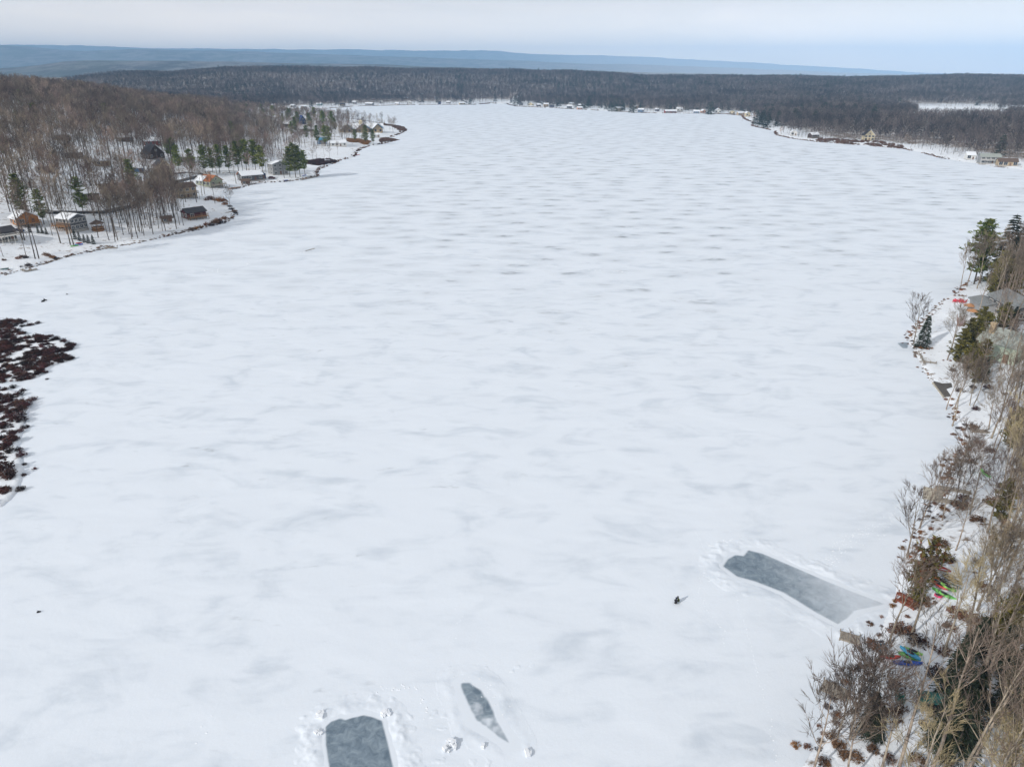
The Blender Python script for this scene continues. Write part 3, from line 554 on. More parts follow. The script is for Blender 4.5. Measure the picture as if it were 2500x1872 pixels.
house(375, 388, 12, 10, 4.2, 55, 'darkbrown', 'dark', 'dark A-roofed house half covered in snow in the middle of the wood', ridge='y', pitch=1.0, roof2='snow', clear=1.1)
# peninsula
house(826, 357, 15, 9, 3.6, 20, 'white', 'snow', 'long low white building with skylights on the peninsula shore', clear=1.0)
house(786, 352, 8, 7, 4.5, 30, 'blue', 'blue', 'small bright blue cottage beneath the peninsula pines', clear=1.0)
house(738, 304, 9, 9, 5, 35, 'navy', 'tower', 'dark blue house with a steep pointed roof at the peninsula neck', pitch=1.5, ridge='y', rows=2, clear=1.0)
house(702, 310, 14, 8, 4, 15, 'brown', 'snow', 'brown house with a wide snowy roof left of the steep blue roof')
house(750, 322, 16, 8, 3.6, 10, 'darkbrown', 'snow', 'long dark building with a flat white roof behind the peninsula shore')
house(918, 336, 8, 6, 3.2, 20, 'white', 'snow', 'tiny white cottage near the reeds at the peninsula tip')
lx, ly, lz = G(882, 322)   # lodge: three linked gables under a blue and snowy roof
def lodge():
    e = empty('lodge', (lx, ly, max(lz, .4)), R(12)); tag(e, 'big lodge with a blue metal roof of many gables on the peninsula tip', 'lodge'); CLEAR.append((lx, ly, 27)); CLEAR.append((lx+6, ly-22, 16))
    W = MB(); Rf = MB()
    W.box(-26, 26, -6, 6, -1.5, 5)
    W.add([(-26, -6, 5), (26, -6, 5), (26, 6, 5), (-26, 6, 5), (-26, 0, 9), (26, 0, 9)], [(1, 2, 5), (3, 0, 4)])
    Rf.add([(-27.5, -8, 4.2), (27.5, -8, 4.2), (27.5, 0, 9.6), (-27.5, 0, 9.6), (27.5, 8, 4.2), (-27.5, 8, 4.2)], [(0, 1, 2, 3), (3, 2, 4, 5)], 1)
    for cx2, ww in ((-17, 7), (2, 9), (20, 7)):
        W.box(cx2-ww*.7, cx2+ww*.7, -13, -5.9, -1.5, 4.5); W.add([(cx2-ww*.7, -13, 4.5), (cx2+ww*.7, -13, 4.5), (cx2, -13, 9)], [(0, 1, 2)])
        q = [(cx2-ww, -15, 3.6), (cx2, -15.5, 9.8), (cx2, 0, 9.9), (cx2-ww, -4, 4.4), (cx2+ww, -15, 3.6), (cx2+ww, -4, 4.4)]
        Rf.add(q + [(p[0], p[1], p[2]+.25) for p in q], [(6, 7, 8, 9)], 1); k = len(Rf.V)-12; Rf.F.append((k+1, k+4, k+5, k+2)); Rf.M.append(0); Rf.F.append((k+7, k+10, k+11, k+8)); Rf.M.append(0); Rf.F.append((k, k+1, k+2, k+3)); Rf.M.append(0)
    W.obj('wall', wm('tan'), e); ro = Rf.obj('roof', [rm('blue'), snow], e); MB().box(-2, 2, -2, 2, 8, 12).add([(-2.6, -2.6, 12), (2.6, -2.6, 12), (2.6, 2.6, 12), (-2.6, 2.6, 12), (0, 0, 14)], [(0, 1, 4), (1, 2, 4), (2, 3, 4), (3, 0, 4)]).obj('cupola', wm('cream'), ro)
    for cx2 in (-20, -14, -2, 6, 17, 23): MB().box(cx2-1.2, cx2+1.2, -13.1, -12.9, .8, 3.6).obj('window', glass, e)
    for cx2 in (-8, 12): MB().box(cx2-2, cx2+2, -6.1, -5.9, .8, 3.6).obj('window', glass, e)
lodge()
# far shore houses: (px, py, width, wall, roof, gable?, label)
FH = [(666,241,12,'grey','snow','x','topmost snowy-roofed house at the left end of the far village'),(705,246,22,'darkgrey','snow','x','long snow-roofed building high in the far left village'),(691,258,13,'darkgrey','dark','y','dark gabled house left of the bay head'),
(733,251,12,'white','snow','y','white peaked house above the bay'),(716,262,12,'grey','snow','x','grey shoreline house under the long snow-roofed building'),(742,264,15,'grey','snow','x','wide grey house at the bay waterline'),(666,264,11,'teal','snow','x','teal-walled house at the left end of the bay'),
(780,258,15,'teal','snow','x','blue-green house with a broad snowy roof on the far bay'),(836,259,16,'tan','dark','x','tan two-storey house at the bay corner'),(866,255,11,'grey','snow','x','grey house just right of the tan two-storey one'),(902,257,26,'darkgrey','snow','x','very long dark low house on the far shore'),
(911,245,11,'red','snow','x','red-trimmed house up the slope above the long dark one'),(931,253,12,'white','grey','y','white gabled house right of the long dark one'),(970,256,12,'white','snow','x','white house with a snow roof left of the ramp'),(990,243,16,'maroon','snow','x','maroon hillside house beside the top of the ramp'),
(1000,256,16,'white','snow','y','pale boxy house at the foot of the ramp'),(1029,233,11,'white','snow','y','high white house above the far shore between the two drives'),(1065,242,11,'blue','snow','x','blue house among spruces between the two drives'),(1073,256,9,'navy','dark','x','small navy boathouse on the far waterline'),
(1095,253,13,'grey','snow','x','grey house left of the diagonal drive'),(1128,256,19,'cream','cream' if False else 'snow','x','cream waterfront house at the foot of the diagonal drive'),(1272,258,11,'darkgrey','dark','y','dark gabled house right of the snowy road'),(1297,258,15,'cream','snow','y','pale yellow gabled house on the far shore'),
(1315,260,12,'darkbrown','snow','x','dark brown house right of the pale yellow gable'),(1333,261,14,'tan','snow','x','beige house with a snow roof third from the yellow gable'),(1347,263,13,'navy','dark','x','dark low boathouse on the waterline beside the beige house'),(1394,257,15,'white','snow','x','white two-level house above a stone patio'),
(1390,266,14,'darkgrey','snow','x','dark house below the white two-level one'),(1417,261,17,'green','snow','x','green-walled house with a wide snow roof'),(1415,268,14,'salmon','snow','x','orange-pink waterfront house below the green one'),(1512,271,18,'cream','snow','x','cream block-like waterfront house by dark pines'),
(1530,258,20,'grey','snow','x','wide snow-roofed house behind the cream block-like one'),(1554,266,13,'tan','snow','y','tan gabled house right of the dark pines'),(1564,275,14,'blue','snow','x','light blue waterfront cottage'),(1604,272,9,'navy','snow','x','narrow navy cottage left of the dark red house'),
(1636,276,30,'red','snow','x','long dark red house on the far waterline'),(1658,273,14,'white','snow','x','white house rising behind the dark red one'),(1700,277,14,'blue','snow','x','blue-grey cottage right of the dark red house'),(1716,276,10,'salmon','snow','y','salmon gabled house beside spruces'),
(1752,277,13,'white','snow','y','white gabled house near the right end of the far village'),(1787,279,13,'cream','grey','y','cream gabled house second from the village end'),(1807,281,15,'tan','snow','x','tan cottage at the last bend of the far shore'),(1824,285,10,'cream','snow','y','cream cottage beside the rusty willow'),
(1937,331,9,'white','snow','y','small white cottage on the right shore point'),(1985,337,13,'darkbrown','snow','x','dark brown cabin in the trees of the right shore'),(2016,268,16,'blue','snow','x','blue-grey house inland left of the white inland one'),(2100,270,22,'white','snow','y','large white inland house left of the pond'),
(2056,273,14,'grey','snow','x','low white-roofed building inland in the dark wood'),(2212,266,13,'cream','snow','y','cream house at the left end of the pond'),(2366,389,8,'white','snow','x','small white shed left of the grey-green roofed house')]
for i, (a, b_, w_, wl, rf, rg, lb) in enumerate(FH):
    house(a, b_, w_*.78, 7, 3.9 if i % 3 else 5.8, [8, -12, 20, 0, -20, 14][i % 6], wl, rf, lb, ridge=rg, wins='F', pitch=.6, base=.3, rows=2 if w_ > 14 and i % 2 else 1, wsz=1.5, roof2=('snow' if i % 2 else None), clear=.5, deck=('F', 3, 1.2, grey_w) if i % 4 == 0 else None, chim=(1.5, 1) if i % 3 == 0 else None)
house(2118, 343, 10.5, 9, 5.6, -8, 'cream', 'dark', 'tall cream A-gabled house standing alone in the right shore wood', ridge='y', pitch=1.05, rows=2, roof2='snow', wins='F', wsz=1.3, clear=1.3)
house(2412, 398, 14, 10, 5.4, -18, 'grey', 'greygreen', 'large pale two-storey house with a grey-green roof and balcony on the right shore', ridge='x', rows=2, pitch=.4, deck=('F', 3, 3.1, white_w), wins='FR', wsz=1.2, clear=1.4)
house(2456, 404, 13, 8, 3.6, -18, 'tan', 'brown', 'tan waterfront boathouse right of the large pale house', cat='boathouse', name='boathouse', wins='F', roof2='grey', clear=1.4, wsz=1.5)
# near right shore
house(2405, 762, 8, 6, 3.0, -100, 'grey', 'grey', 'small grey-roofed building beside the tan parasols', pitch=.25, wins='L', clear=.9)
house(2480, 768, 14, 9, 4, -96, 'darkgrey', 'grey', 'grey-roofed house with snowy roof edges cut by the right picture edge', pitch=.4, roof2='dark', clear=.9)
house(2448, 872, 8.5, 9, 4.6, -55, 'mint', 'greygreen', 'pale mint house with a mossy grey roof among the right shore trees', ridge='x', pitch=.5, rows=1, wins='FL', ncol={'F': 2, 'L': 2}, clear=1.0, chim=(-3, -2, 'tan'))
# ---------------------------------------------------------------- gazebo
def gazebo():
    x, y, z = G(240, 562); e = empty('gazebo', (x, y, z), R(30)); tag(e, 'eight-sided orange timber gazebo right of the large grey house', 'gazebo'); CLEAR.append((x, y, 5)); CLEAR.append((x+3, y-5, 4)); m_ = MB()
    m_.lathe([(2.6, -.6), (2.6, .5), (0, .5)], 8); m_.obj('floor_deck', wood_m, e); p_ = MB()
    for k in range(8): a = k*math.pi/4; p_.box(2.3*math.cos(a)-.09, 2.3*math.cos(a)+.09, 2.3*math.sin(a)-.09, 2.3*math.sin(a)+.09, .5, 3)
    p_.lathe([(2.35, .9), (2.42, 1.4), (2.35, 1.5)], 8); p_.obj('railing', wood_m, e); MB().lathe([(2.9, 2.95), (3.0, 3.1), (0, 4.6)], 8).obj('roof', rm('brown'), e)
gazebo()
# ---------------------------------------------------------------- rinks cleared on the lake
ice = bpy.data.materials.new('clear_ice'); ice.use_nodes = True; t = ice.node_tree; b = t.nodes['Principled BSDF']; b.inputs['Roughness'].default_value = .42
ge = N(t, 'ShaderNodeNewGeometry'); P_ = ge.outputs['Position']
i1 = nz(.9, (1, 1, 1), 7, .68, 0, .8); q1 = N(t, 'ShaderNodeMixRGB', i={'Color1': (.105, .155, .21, 1), 'Color2': (.25, .32, .385, 1)}); L(t, rng(i1, .3, .72), q1.inputs[0])
cv = N(t, 'ShaderNodeAttribute', attribute_name='cover').outputs['Fac']
q2 = N(t, 'ShaderNodeMixRGB', i={'Color2': (.705, .775, .865, 1)}); L(t, rng(mth('ADD', cv, mth('MULTIPLY', nz(.5, (1, 1, 1), 6, .7), .35)), .25, 1.05), q2.inputs[0]); L(t, q1.outputs[0], q2.inputs[1]); L(t, q2.outputs[0], b.inputs['Base Color'])
def rink(nm, pts, cover, rk, amp=.34, wd=1.1, step=.22, mar=5, edge=.5, grow=.35):
    Pm = poly(pts); x0, y0 = Pm.min(0) - mar; x1, y1 = Pm.max(0) + mar
    X, Y = np.meshgrid(np.arange(x0, x1, step), np.arange(y0, y1, step)); d = sdf(Pm, X, Y) - grow; dn = d + .7*(fbm(X, Y, 2.2, 3) - .5) - .35
    cvv = cover(X, Y, d)
    o = gridmesh(nm, X, Y, X*0 + .012, ice, {'cover': cvv + ss(d, -edge, .1)*.75}, keep=dn < .7); tag(o, kind='structure')
    lump = fbm(X, Y, .8, 11, 4); big = fbm(X, Y, 3.5, 15, 2)
    ridge = amp*.8*(.40 + 1.1*np.maximum(lump-.3, 0))*(.25+1.3*big)*np.exp(-((dn - 1.2 - 1.1*(fbm(X, Y, 4, 29, 2)-.5))/wd)**2) + .055*np.maximum(lump-.5, 0)/.2*(lump > .5)*ss(dn, .5, 1.5)*(1-ss(dn, 2.5, mar-.8))*(big > .45) + .05*(lump-.42)*(1-ss(dn, 3, mar-.5))
    z = ridge*ss(dn, -.05, .5) - .05*ss(dn, 2.5, mar-.6) - .06*(1-ss(dn, -.2, .15))
    o = gridmesh('snow_ridge', X, Y, z, lm, keep=(dn > -.4)); tag(o, rk, 'snow ridge')
gx0 = G0(1770, 1382)[0]; gx1 = G0(2150, 1472)[0]
rink('skating_rink', [(1770,1382),(1781,1366),(1797,1357),(1818,1359),(1829,1345),(1860,1352),(1903,1370),(1960,1394),(2016,1418),(2080,1443),(2160,1474),(2118,1483),(2085,1490),(2068,1508),(2045,1522),(1994,1494),(1915,1445),(1847,1418),(1800,1404)],
     lambda X, Y, d: np.clip((X-gx0)/(gx1-gx0)*.8 - .08, 0, .58), 'long bank of shovelled snow around the rink beside the right shore', amp=.17, edge=.45)
rink('square_rink', [(802,1774),(812,1765),(829,1759),(842,1763),(860,1757),(886,1751),(905,1755),(926,1763),(940,1817),(952,1872),(972,1965),(835,1965),(812,1872),(803,1815)], lambda X, Y, d: X*0+.08, 'snow heaped around the dark square rink at the bottom edge', amp=.20, wd=.8, step=.14, mar=4, edge=.2)
rink('cleared_strip', [(1126,1668),(1145,1668),(1172,1686),(1190,1712),(1206,1744),(1226,1780),(1242,1812),(1216,1796),(1192,1776),(1164,1756),(1148,1722),(1134,1690)], lambda X, Y, d: .08+.50*ss(fbm(X, Y, 1.3, 3), .40, .85)+.25*ss(58.5-Y, -1, 3), 'low snow bank beside the narrow cleared ice strip', grow=.25, amp=.10, wd=.7, step=.14, mar=3.2, edge=.4)
rink('ice_patch', [(2192,838),(2205,836),(2218,836),(2214,850),(2205,850),(2197,843)], lambda X, Y, d: X*0+.2, 'faint snow rim round the bare ice beside the shore spruce', amp=.05, wd=.6, step=.3, mar=2.5)
random.seed(5)
for px_, py_, r_, lb in ((1097,1822,.7,'lumpy white snow pile between the two lower rinks'), (1181,1822,.22,'small snow lump right of the lumpy pile'), (1290,1839,.3,'snow lump near the bottom edge right of centre'), (781,1747,.4,'snow block at the upper left corner of the square rink'), (776,1788,.35,'snow block left of the square rink'), (941,1742,.45,'snow block at the upper right corner of the square rink')):
    x, y = G0(px_, py_); m_ = MB()
    for k in range(int(9*r_/.4)):
        a = random.uniform(0, 6.28); q = random.random()**.6*r_; s_ = random.uniform(.12, .28)
        m_.box(-s_, s_, -s_*.8, s_*.8, -s_*.4, s_*random.uniform(.7, 1.3), 0, random.uniform(0, 3), (q*math.cos(a), q*math.sin(a), max(0, .28*r_*(1.6-q/r_))*random.random()))
    o = m_.obj('snow_pile', snow); o.location = (x, y, 0); tag(o, lb, 'snow pile')
# trodden snow
random.seed(9); m_ = MB()
def trail(pts, per=1.4, jit=.15, sz=.16, skip=0):
    g_ = [G0(*p) for p in pts]
    for (a, b_) in zip(g_[:-1], g_[1:]):
        n_ = int(math.hypot(b_[0]-a[0], b_[1]-a[1])*per)
        for k in range(n_):
            if random.random() < skip: continue
            x = a[0]+(b_[0]-a[0])*k/n_+random.gauss(0, jit); y = a[1]+(b_[1]-a[1])*k/n_+random.gauss(0, jit); s_ = sz*random.uniform(.6, 1.3); hh = s_*.5
            m_.add([(x-s_, y-s_*.7, -.01), (x+s_, y-s_*.6, -.01), (x+s_*.8, y+s_*.8, -.01), (x-s_*.7, y+s_*.8, -.01), (x+random.uniform(-.3, .3)*s_, y, hh)], [(0, 1, 4), (1, 2, 4), (2, 3, 4), (3, 0, 4)])
trail([(1700,1300),(1730,1360),(1705,1440),(1720,1480),(1765,1540),(1775,1600)], 1.6, .1, .10); trail([(1790,1440),(1830,1560),(1850,1640),(1880,1760),(1900,1870)], 1.6, .1, .09)
trail([(2030,1400),(2035,1360),(2060,1320),(2110,1290),(2160,1280),(2230,1200),(2250,1120)], 3, .5, .11); trail([(1990,1392),(2060,1330),(2140,1292)], 3, .7, .11)
trail([(1740,1330),(1770,1330),(1800,1330)], 12, .8, .13); trail([(1735,1400),(1760,1410)], 10, .8, .13)
trail([(1100,1640),(1180,1660),(1230,1740)], 5, .6, .11, .3); trail([(880,1700),(960,1680),(1010,1670),(1040,1720),(1030,1760)], 4, .3, .12, .3)
trail([(1000,612),(1100,618),(1250,640),(1400,655),(1560,668)], .5, .4, .30, .2); trail([(480,672),(545,655),(620,640),(700,625),(745,615)], .8, 1.2, .30, .3)
trail([(460,1840),(500,1780),(520,1740)], 4, .5, .1, .4); trail([(1200,1310),(1150,1400),(1120,1500),(1100,1560)], 1, .6, .09, .4)
tag(m_.obj('trodden_snow', snow), 'footprints and kicked-up snow crossing the frozen lake', 'footprints', None, 'stuff')
# ---------------------------------------------------------------- people and things out on the ice
cloth = {c: mat('cloth_'+c, v, .85, scale=20, var=.1) for c, v in (('black', (.02, .02, .026)), ('olive', (.07, .085, .03)), ('navy', (.02, .03, .07)), ('grey', (.12, .12, .14)))}
skin = mat('skin', (.5, .32, .24), .6, scale=10, var=.05)
def person(x, y, rz, jac, trou, label, s=1.0, sit=False):
    e = empty('person', (x, y, 0), rz, s); tag(e, label, 'person', None)
    if sit: J = [((0, 0, .30), .15), ((0, .06, .48), .14), ((0, .14, .70), .15), ((0, .18, .83), .06), ((0, .22, .95), .09), ((0, .23, 1.03), .085)]; hip, knee, ankle, toe = .24, (.13, .40, .50), (.13, .48, .10), (.13, .66, .04)
    else: J = [((0, 0, .88), .14), ((0, .04, 1.05), .13), ((0, .10, 1.32), .16), ((0, .14, 1.45), .06), ((0, .17, 1.56), .09), ((0, .18, 1.65), .085)]; hip, knee, ankle, toe = .82, (.11, .10, .48), (.12, -.04, .09), (.12, .14, .04)
    def skn(nm, V, E, Rr, m, root=0):
        me = bpy.data.meshes.new(nm); me.from_pydata(V, E, []); me.materials.append(m); o = bpy.data.objects.new(nm, me); C.objects.link(o); o.parent = e
        md = o.modifiers.new('skin', 'SKIN'); sk = me.skin_vertices[0].data if me.skin_vertices else None
        if sk is None:
            bpy.context.view_layer.objects.active = o; sk = me.skin_vertices[0].data
        for k, r_ in enumerate(Rr): sk[k].radius = (r_, r_)
        sk[root].use_root = True; o.modifiers.new('s', 'SUBSURF').levels = 1; o.modifiers['s'].render_levels = 1; return o
    V = [p for p, r in J]; Rr = [r for p, r in J]; E = [(k, k+1) for k in range(5)]
    sh_ = V[2]
    for sg in (-1, 1):
        n_ = len(V); fz = -.26 if not sit else -.22
        V += [(sg*.17, sh_[1], sh_[2]+.05), (sg*.22, sh_[1]+.08, sh_[2]+fz+.02), (sg*.14, sh_[1]+.33, sh_[2]+fz+.02), (sg*.13, sh_[1]+.41, sh_[2]+fz+.01)]; Rr += [.07, .052, .042, .035]; E += [(2, n_), (n_, n_+1), (n_+1, n_+2), (n_+2, n_+3)]
        for f in range(4): V.append((sg*.13 + (f-1.5)*.02, sh_[1]+.49-abs(f-1.5)*.01, sh_[2]+fz-.02)); Rr.append(.009); E.append((n_+3, len(V)-1))
        V.append((sg*.09, sh_[1]+.44, sh_[2]+fz+.02)); Rr.append(.009); E.append((n_+3, len(V)-1))
        n_ = len(V); V += [(sg*.10, .02 if not sit else .05, hip), (sg*knee[0], knee[1], knee[2]), (sg*ankle[0], ankle[1], ankle[2]), (sg*toe[0], toe[1], toe[2])]; Rr += [.095, .065, .05, .04]; E += [(0, n_), (n_, n_+1), (n_+1, n_+2), (n_+2, n_+3)]
    body = skn('body', V, E, Rr, jac)
    hp = J[4][0]; hb = MB().lathe([(.115, -.02), (.12, .05), (.10, .11), (.05, .15), (0, .16)], 12, (hp[0], hp[1], hp[2]+.04)); hb.obj('hat', trou, e)
    MB().lathe([(.0, -.10), (.06, -.08), (.083, 0), (.08, .06)], 12, (hp[0], hp[1]+.025, hp[2])).box(-.012, .012, .09, .125, -.02, .02, 0, 0, (hp[0], hp[1], hp[2])).obj('face', skin, e)
    return e
x, y = G0(1657, 1470); person(x, y, R(110), cloth['olive'], cloth['black'], 'person in dark olive clothes crouching at the back of the pair on the ice', .98, True)
x, y = G0(1649, 1476); person(x, y, R(-20), cloth['black'], cloth['navy'], 'person in black clothes sitting low at the front of the pair on the ice', .98, True)
black = mat('black_plastic', (.03, .03, .035), .5, var=.05)
def hut(px, py, s, lb, kind_='sled'):
    x, y = G0(px, py); e = empty('fishing_sled', (x, y, 0), R(25), s); tag(e, lb, 'sled')
    MB().add([(-.6, -.3, .05), (.6, -.3, .05), (.6, .3, .05), (-.6, .3, .05), (-.72, -.4, .35), (.72, -.4, .35), (.72, .4, .35), (-.72, .4, .35)], [(0, 3, 2, 1), (0, 1, 5, 4), (1, 2, 6, 5), (2, 3, 7, 6), (3, 0, 4, 7)]).obj('tub', black, e)
    MB().box(-.35, .1, -.2, .2, .1, .75).tube([(-.2, 0, .7), (-.5, .1, 1.2)], .05, 5).obj('gear', cloth['black'], e)
hut(110, 734, .8, 'dark fishing sled loaded with gear in the drifted streak on the ice'); hut(105, 737, .7, 'smaller dark sled beside the loaded one on the ice'); hut(164, 719, .4, 'tiny dark lump alone on the far drifted streak'); hut(95, 1494, .32, 'tiny dark object alone on the snow near the left edge')
# ---------------------------------------------------------------- boats
PC = {'green': (.16, .55, .12), 'lime': (.30, .62, .14), 'red': (.52, .05, .04), 'blue': (.02, .10, .52), 'sky': (.06, .36, .62), 'teal': (.02, .14, .15), 'pink': (.75, .05, .18), 'white': (.60, .60, .58), 'tan': (.50, .38, .18), 'orange': (.60, .20, .05), 'brown': (.22, .05, .03)}
def pm_(c): return mat('hull_'+c, PC[c], .4, scale=4, var=.08, spec=.5)
def boat(p1, p2, col, lb, beam=.8, open_=False, group=None, rise=.0):
    a, b_ = G(*p1), G(*p2); L_ = min(math.hypot(b_[0]-a[0], b_[1]-a[1]), 6.0); x, y = (a[0]+b_[0])/2, (a[1]+b_[1])/2
    e = empty('canoe' if open_ else 'kayak', (x, y, hz(x, y)+.03+rise), math.atan2(b_[1]-a[1], b_[0]-a[0])); tag(e, lb, 'canoe' if open_ else 'kayak', group); n_ = math.hypot(x, y); CLEAR.extend([(x, y, 2.6), (x - x/n_*3.5, y - y/n_*3.5, 2.6), (x - x/n_*7, y - y/n_*7, 2.2)])
    K = 14; V = []; F = []; ring = 7
    for i in range(K+1):
        t_ = i/K*2-1; w_ = beam/2*max(.02, (1-abs(t_)**2.4)); zt = .30 + .12*abs(t_)**3 + (.06 if open_ else 0)
        pf = [(-1, 1), (-1, .55), (-.55, .08), (0, 0), (.55, .08), (1, .55), (1, 1)]
        V += [(t_*L_/2, u*w_, v*zt + .05*abs(t_)**3) for u, v in pf]
    for i in range(K):
        for j in range(ring-1): F.append((i*ring+j, (i+1)*ring+j, (i+1)*ring+j+1, i*ring+j+1))
    if not open_:
        n_ = len(V); V += [(((i/K)*2-1)*L_/2, 0, .36 + .14*abs(i/K*2-1)**3) for i in range(K+1)]
        for i in range(K): F += [(i*ring, n_+i, n_+i+1, (i+1)*ring), (i*ring+6, (i+1)*ring+6, n_+i+1, n_+i)]
    meshobj('hull', V, F, pm_(col), e, None, True)
    if open_:
        m_ = MB()
        for q in (-.3, .05, .32): m_.box(q*L_-.06, q*L_+.06, -beam/2*.9, beam/2*.9, .28, .32)
        m_.obj('thwart', grey_w, e)
        g_ = MB(); 
        for sg in (-1, 1): g_.tube([((i/K*2-1)*L_/2, sg*beam/2*max(.02, 1-abs(i/K*2-1)**2.4), .36+.17*abs(i/K*2-1)**3) for i in range(K+1)], .025, 4)
        g_.obj('gunwale', white_w if col != 'white' else grey_w, e)
    else:
        MB().lathe([(.0, .385), (.27, .385), (.30, .42), (.33, .38)], 12).obj('cockpit', black, e).scale = (1.5, .72, 1)
GK = 'boats laid on the snow of the near right shore'
boat((2262,1378), (2322,1396), 'red', 'red canoe uppermost in the row of boats on the right shore', open_=True, beam=.9, group=GK)
boat((2285,1400), (2334,1412), 'white', 'white canoe just below the uppermost red canoe', open_=True, beam=.85, group=GK)
boat((2300,1410), (2350,1428), 'tan', 'tan hull behind the dark teal canoe', open_=True, beam=.7, group=GK)
boat((2276,1419), (2349,1438), 'teal', 'dark teal canoe in the middle of the boat row', open_=True, beam=.9, group=GK)
boat((2270,1421), (2316,1441), 'red', 'red kayak touching the lime kayak in the boat row', group=GK)
boat((2294,1429), (2334,1445), 'lime', 'upper lime-green kayak in the boat row', group=GK)
boat((2273,1443), (2335,1463), 'green', 'lower bright green kayak at the end of the boat row', group=GK)
boat((2279,1456), (2300,1459), 'pink', 'short pink sled-like kayak under the lower green one', beam=.6)
boat((2391,1151), (2418,1166), 'green', 'lone bright green kayak half hidden by twigs up the right shore', beam=.8)
boat((2148,1609), (2198,1608), 'red', 'slim red kayak left of the blue boats near the bottom', beam=.6)
boat((2178,1619), (2252,1621), 'blue', 'deep blue kayak lowest of the lower boats', beam=.7)
boat((2194,1588), (2246,1618), 'sky', 'sky-blue kayak lying across the green pair', beam=.75, rise=.38)
boat((2192,1596), (2248,1612), 'green', 'green kayak under the sky-blue one', beam=.8)
boat((2205,1584), (2252,1600), 'lime', 'lime kayak behind the sky-blue one', beam=.6)
boat((2240,1768), (2272,1781), 'tan', 'small tan boat in front of the green tarpaulined frame near the bottom right', beam=.8, open_=True)
boat((2141,1592), (2160,1576), 'sky', 'pale blue dinghy beside the pale trunk', beam=1.0, open_=True)
GL = 'boats on the left shore lawn'
boat((172,603), (192,600), 'green', 'green boat on the left shore beside the row of little spruces', beam=1.0, group=GL); boat((183,598), (203,598), 'blue', 'blue boat behind the green one on the left shore', beam=1.0); boat((186,595), (200,594), 'red', 'red boat tucked behind the blue one on the left shore', beam=.9)
boat((0,659), (22,657), 'teal', 'dark green canoe at the left picture edge by the water', open_=True, beam=1.2)
boat((560,461), (575,459), 'orange', 'orange boat beached below the orange-roofed cottage', beam=1.2); boat((693,442), (703,441), 'blue', 'dark boat on the shore right of the tall grey house', beam=1.4); boat((738,430), (748,428), 'blue', 'bright blue boat under the lakeside pines', beam=1.4)
boat((868,380), (880,378), 'red', 'red boat by the peninsula landing', beam=1.4)
# ---------------------------------------------------------------- docks and decks
def dock(p1, p2, wd, lb, m=grey_w, hh=.45, name='dock', cat='dock', posts=True):
    a, b_ = G0(*p1), G0(*p2); L_ = math.hypot(b_[0]-a[0], b_[1]-a[1]); e = empty(name, (a[0], a[1], max(hz(*a), hz(*b_), 0)*.5), math.atan2(b_[1]-a[1], b_[0]-a[0])); tag(e, lb, cat); D_ = MB(); n_ = max(4, int(L_/.3))
    for k in range(n_): D_.box(k*L_/n_+.01, (k+1)*L_/n_-.02, -wd/2, wd/2, hh, hh+.05)
    D_.box(0, L_, -wd/2-.04, -wd/2+.04, hh-.2, hh-.005).box(0, L_, wd/2-.04, wd/2+.04, hh-.2, hh-.005); D_.obj('walkway', m, e)
    if posts:
        P2 = MB(); 
        for k in range(max(2, int(L_/2.2))+1):
            q = k*L_/max(2, int(L_/2.2))
            for sg in (-1, 1): P2.tube([(q, sg*(wd/2+.09), -.6), (q, sg*(wd/2+.09), hh+.25)], .07, 6)
        P2.obj('post', m, e)
    return e
redw = mat('red_stain', (.24, .075, .045), .8, scale=3, col2=(.15, .05, .03)); paled = mat('pale_deck', (.50, .47, .40), .85, scale=2, col2=(.35, .32, .27))
dock((2272,1194), (2272,1224), 2.2, 'square pale raft moored at the end of the grey dock', paled, .25, 'raft', 'raft', False)
dock((2290,1196), (2368,1212), .9, 'grey dock walkway running from the raft to the right shore'); dock((2286,1228), (2368,1246), 1.1, 'lower weathered dock beside the raft'); dock((2294,1196), (2288,1230), 1.1, 'short cross walkway joining the two grey docks')
dock((2368,1058), (2410,1062), 1.2, 'weathered plank bench-like dock under the bare trees'); dock((2328,1130), (2385,1140), .5, 'narrow snowy timber edge along the right shore', posts=False)
dock((2192,1470), (2233,1492), 1.1, 'red-stained dock at the shore below the leafy oak', redw, .5); dock((2188,1462), (2226,1481), .5, 'red-stained bench beam above the red dock', redw, .9)
dock((2050,1552), (2098,1566), 1.5, 'snow-dusted grey dock sticking out below the long rink', hh=.25); dock((2006,1676), (2066,1703), 1.7, 'weathered grey dock nearest the bottom right corner')
dock((2277,936), (2304,972), .35, 'timber edging along the bare dark patio', paled, .25, 'timber_edge', 'timber edge', False)
dock((54,660), (63,664), .7, 'dark L-shaped dock outer arm on the left shore'); dock((64,664), (90,659), .8, 'dark dock arm lying on the ice by the left shore'); dock((258,607), (286,607), .8, 'thin dark dock on the ice under the little spruces'); dock((746,613), (768,607), .35, 'thin grey plank lying far out on the ice', posts=False, hh=.1)
dock((556,464), (585,460), 1.2, 'orange timber dock beside the orange-roofed cottage', wood_m); dock((540,527), (570,520), .8, 'dark dock at the tip of the left point'); dock((735,441), (776,432), .8, 'timber edge along the pine point')
dock((2455,407), (2495,411), 1.5, 'dock edge in front of the tan boathouse'); dock((835,366), (862,366), 1.2, 'pale dock by the peninsula reeds'); dock((2245,870), (2255,893), .25, 'rail edging at the right shore below the spruce', grey_w, .6, 'railing', 'railing'); dock((2256,890), (2284,893), .2, 'rail arm turning inland from the shore edging', grey_w, .6, 'railing', 'railing')
patio = [(2278,935),(2300,938),(2322,936),(2325,945),(2310,950),(2322,968),(2305,970)]; pts = [G(*p) for p in patio]; zz = max(p[2] for p in pts)+.06
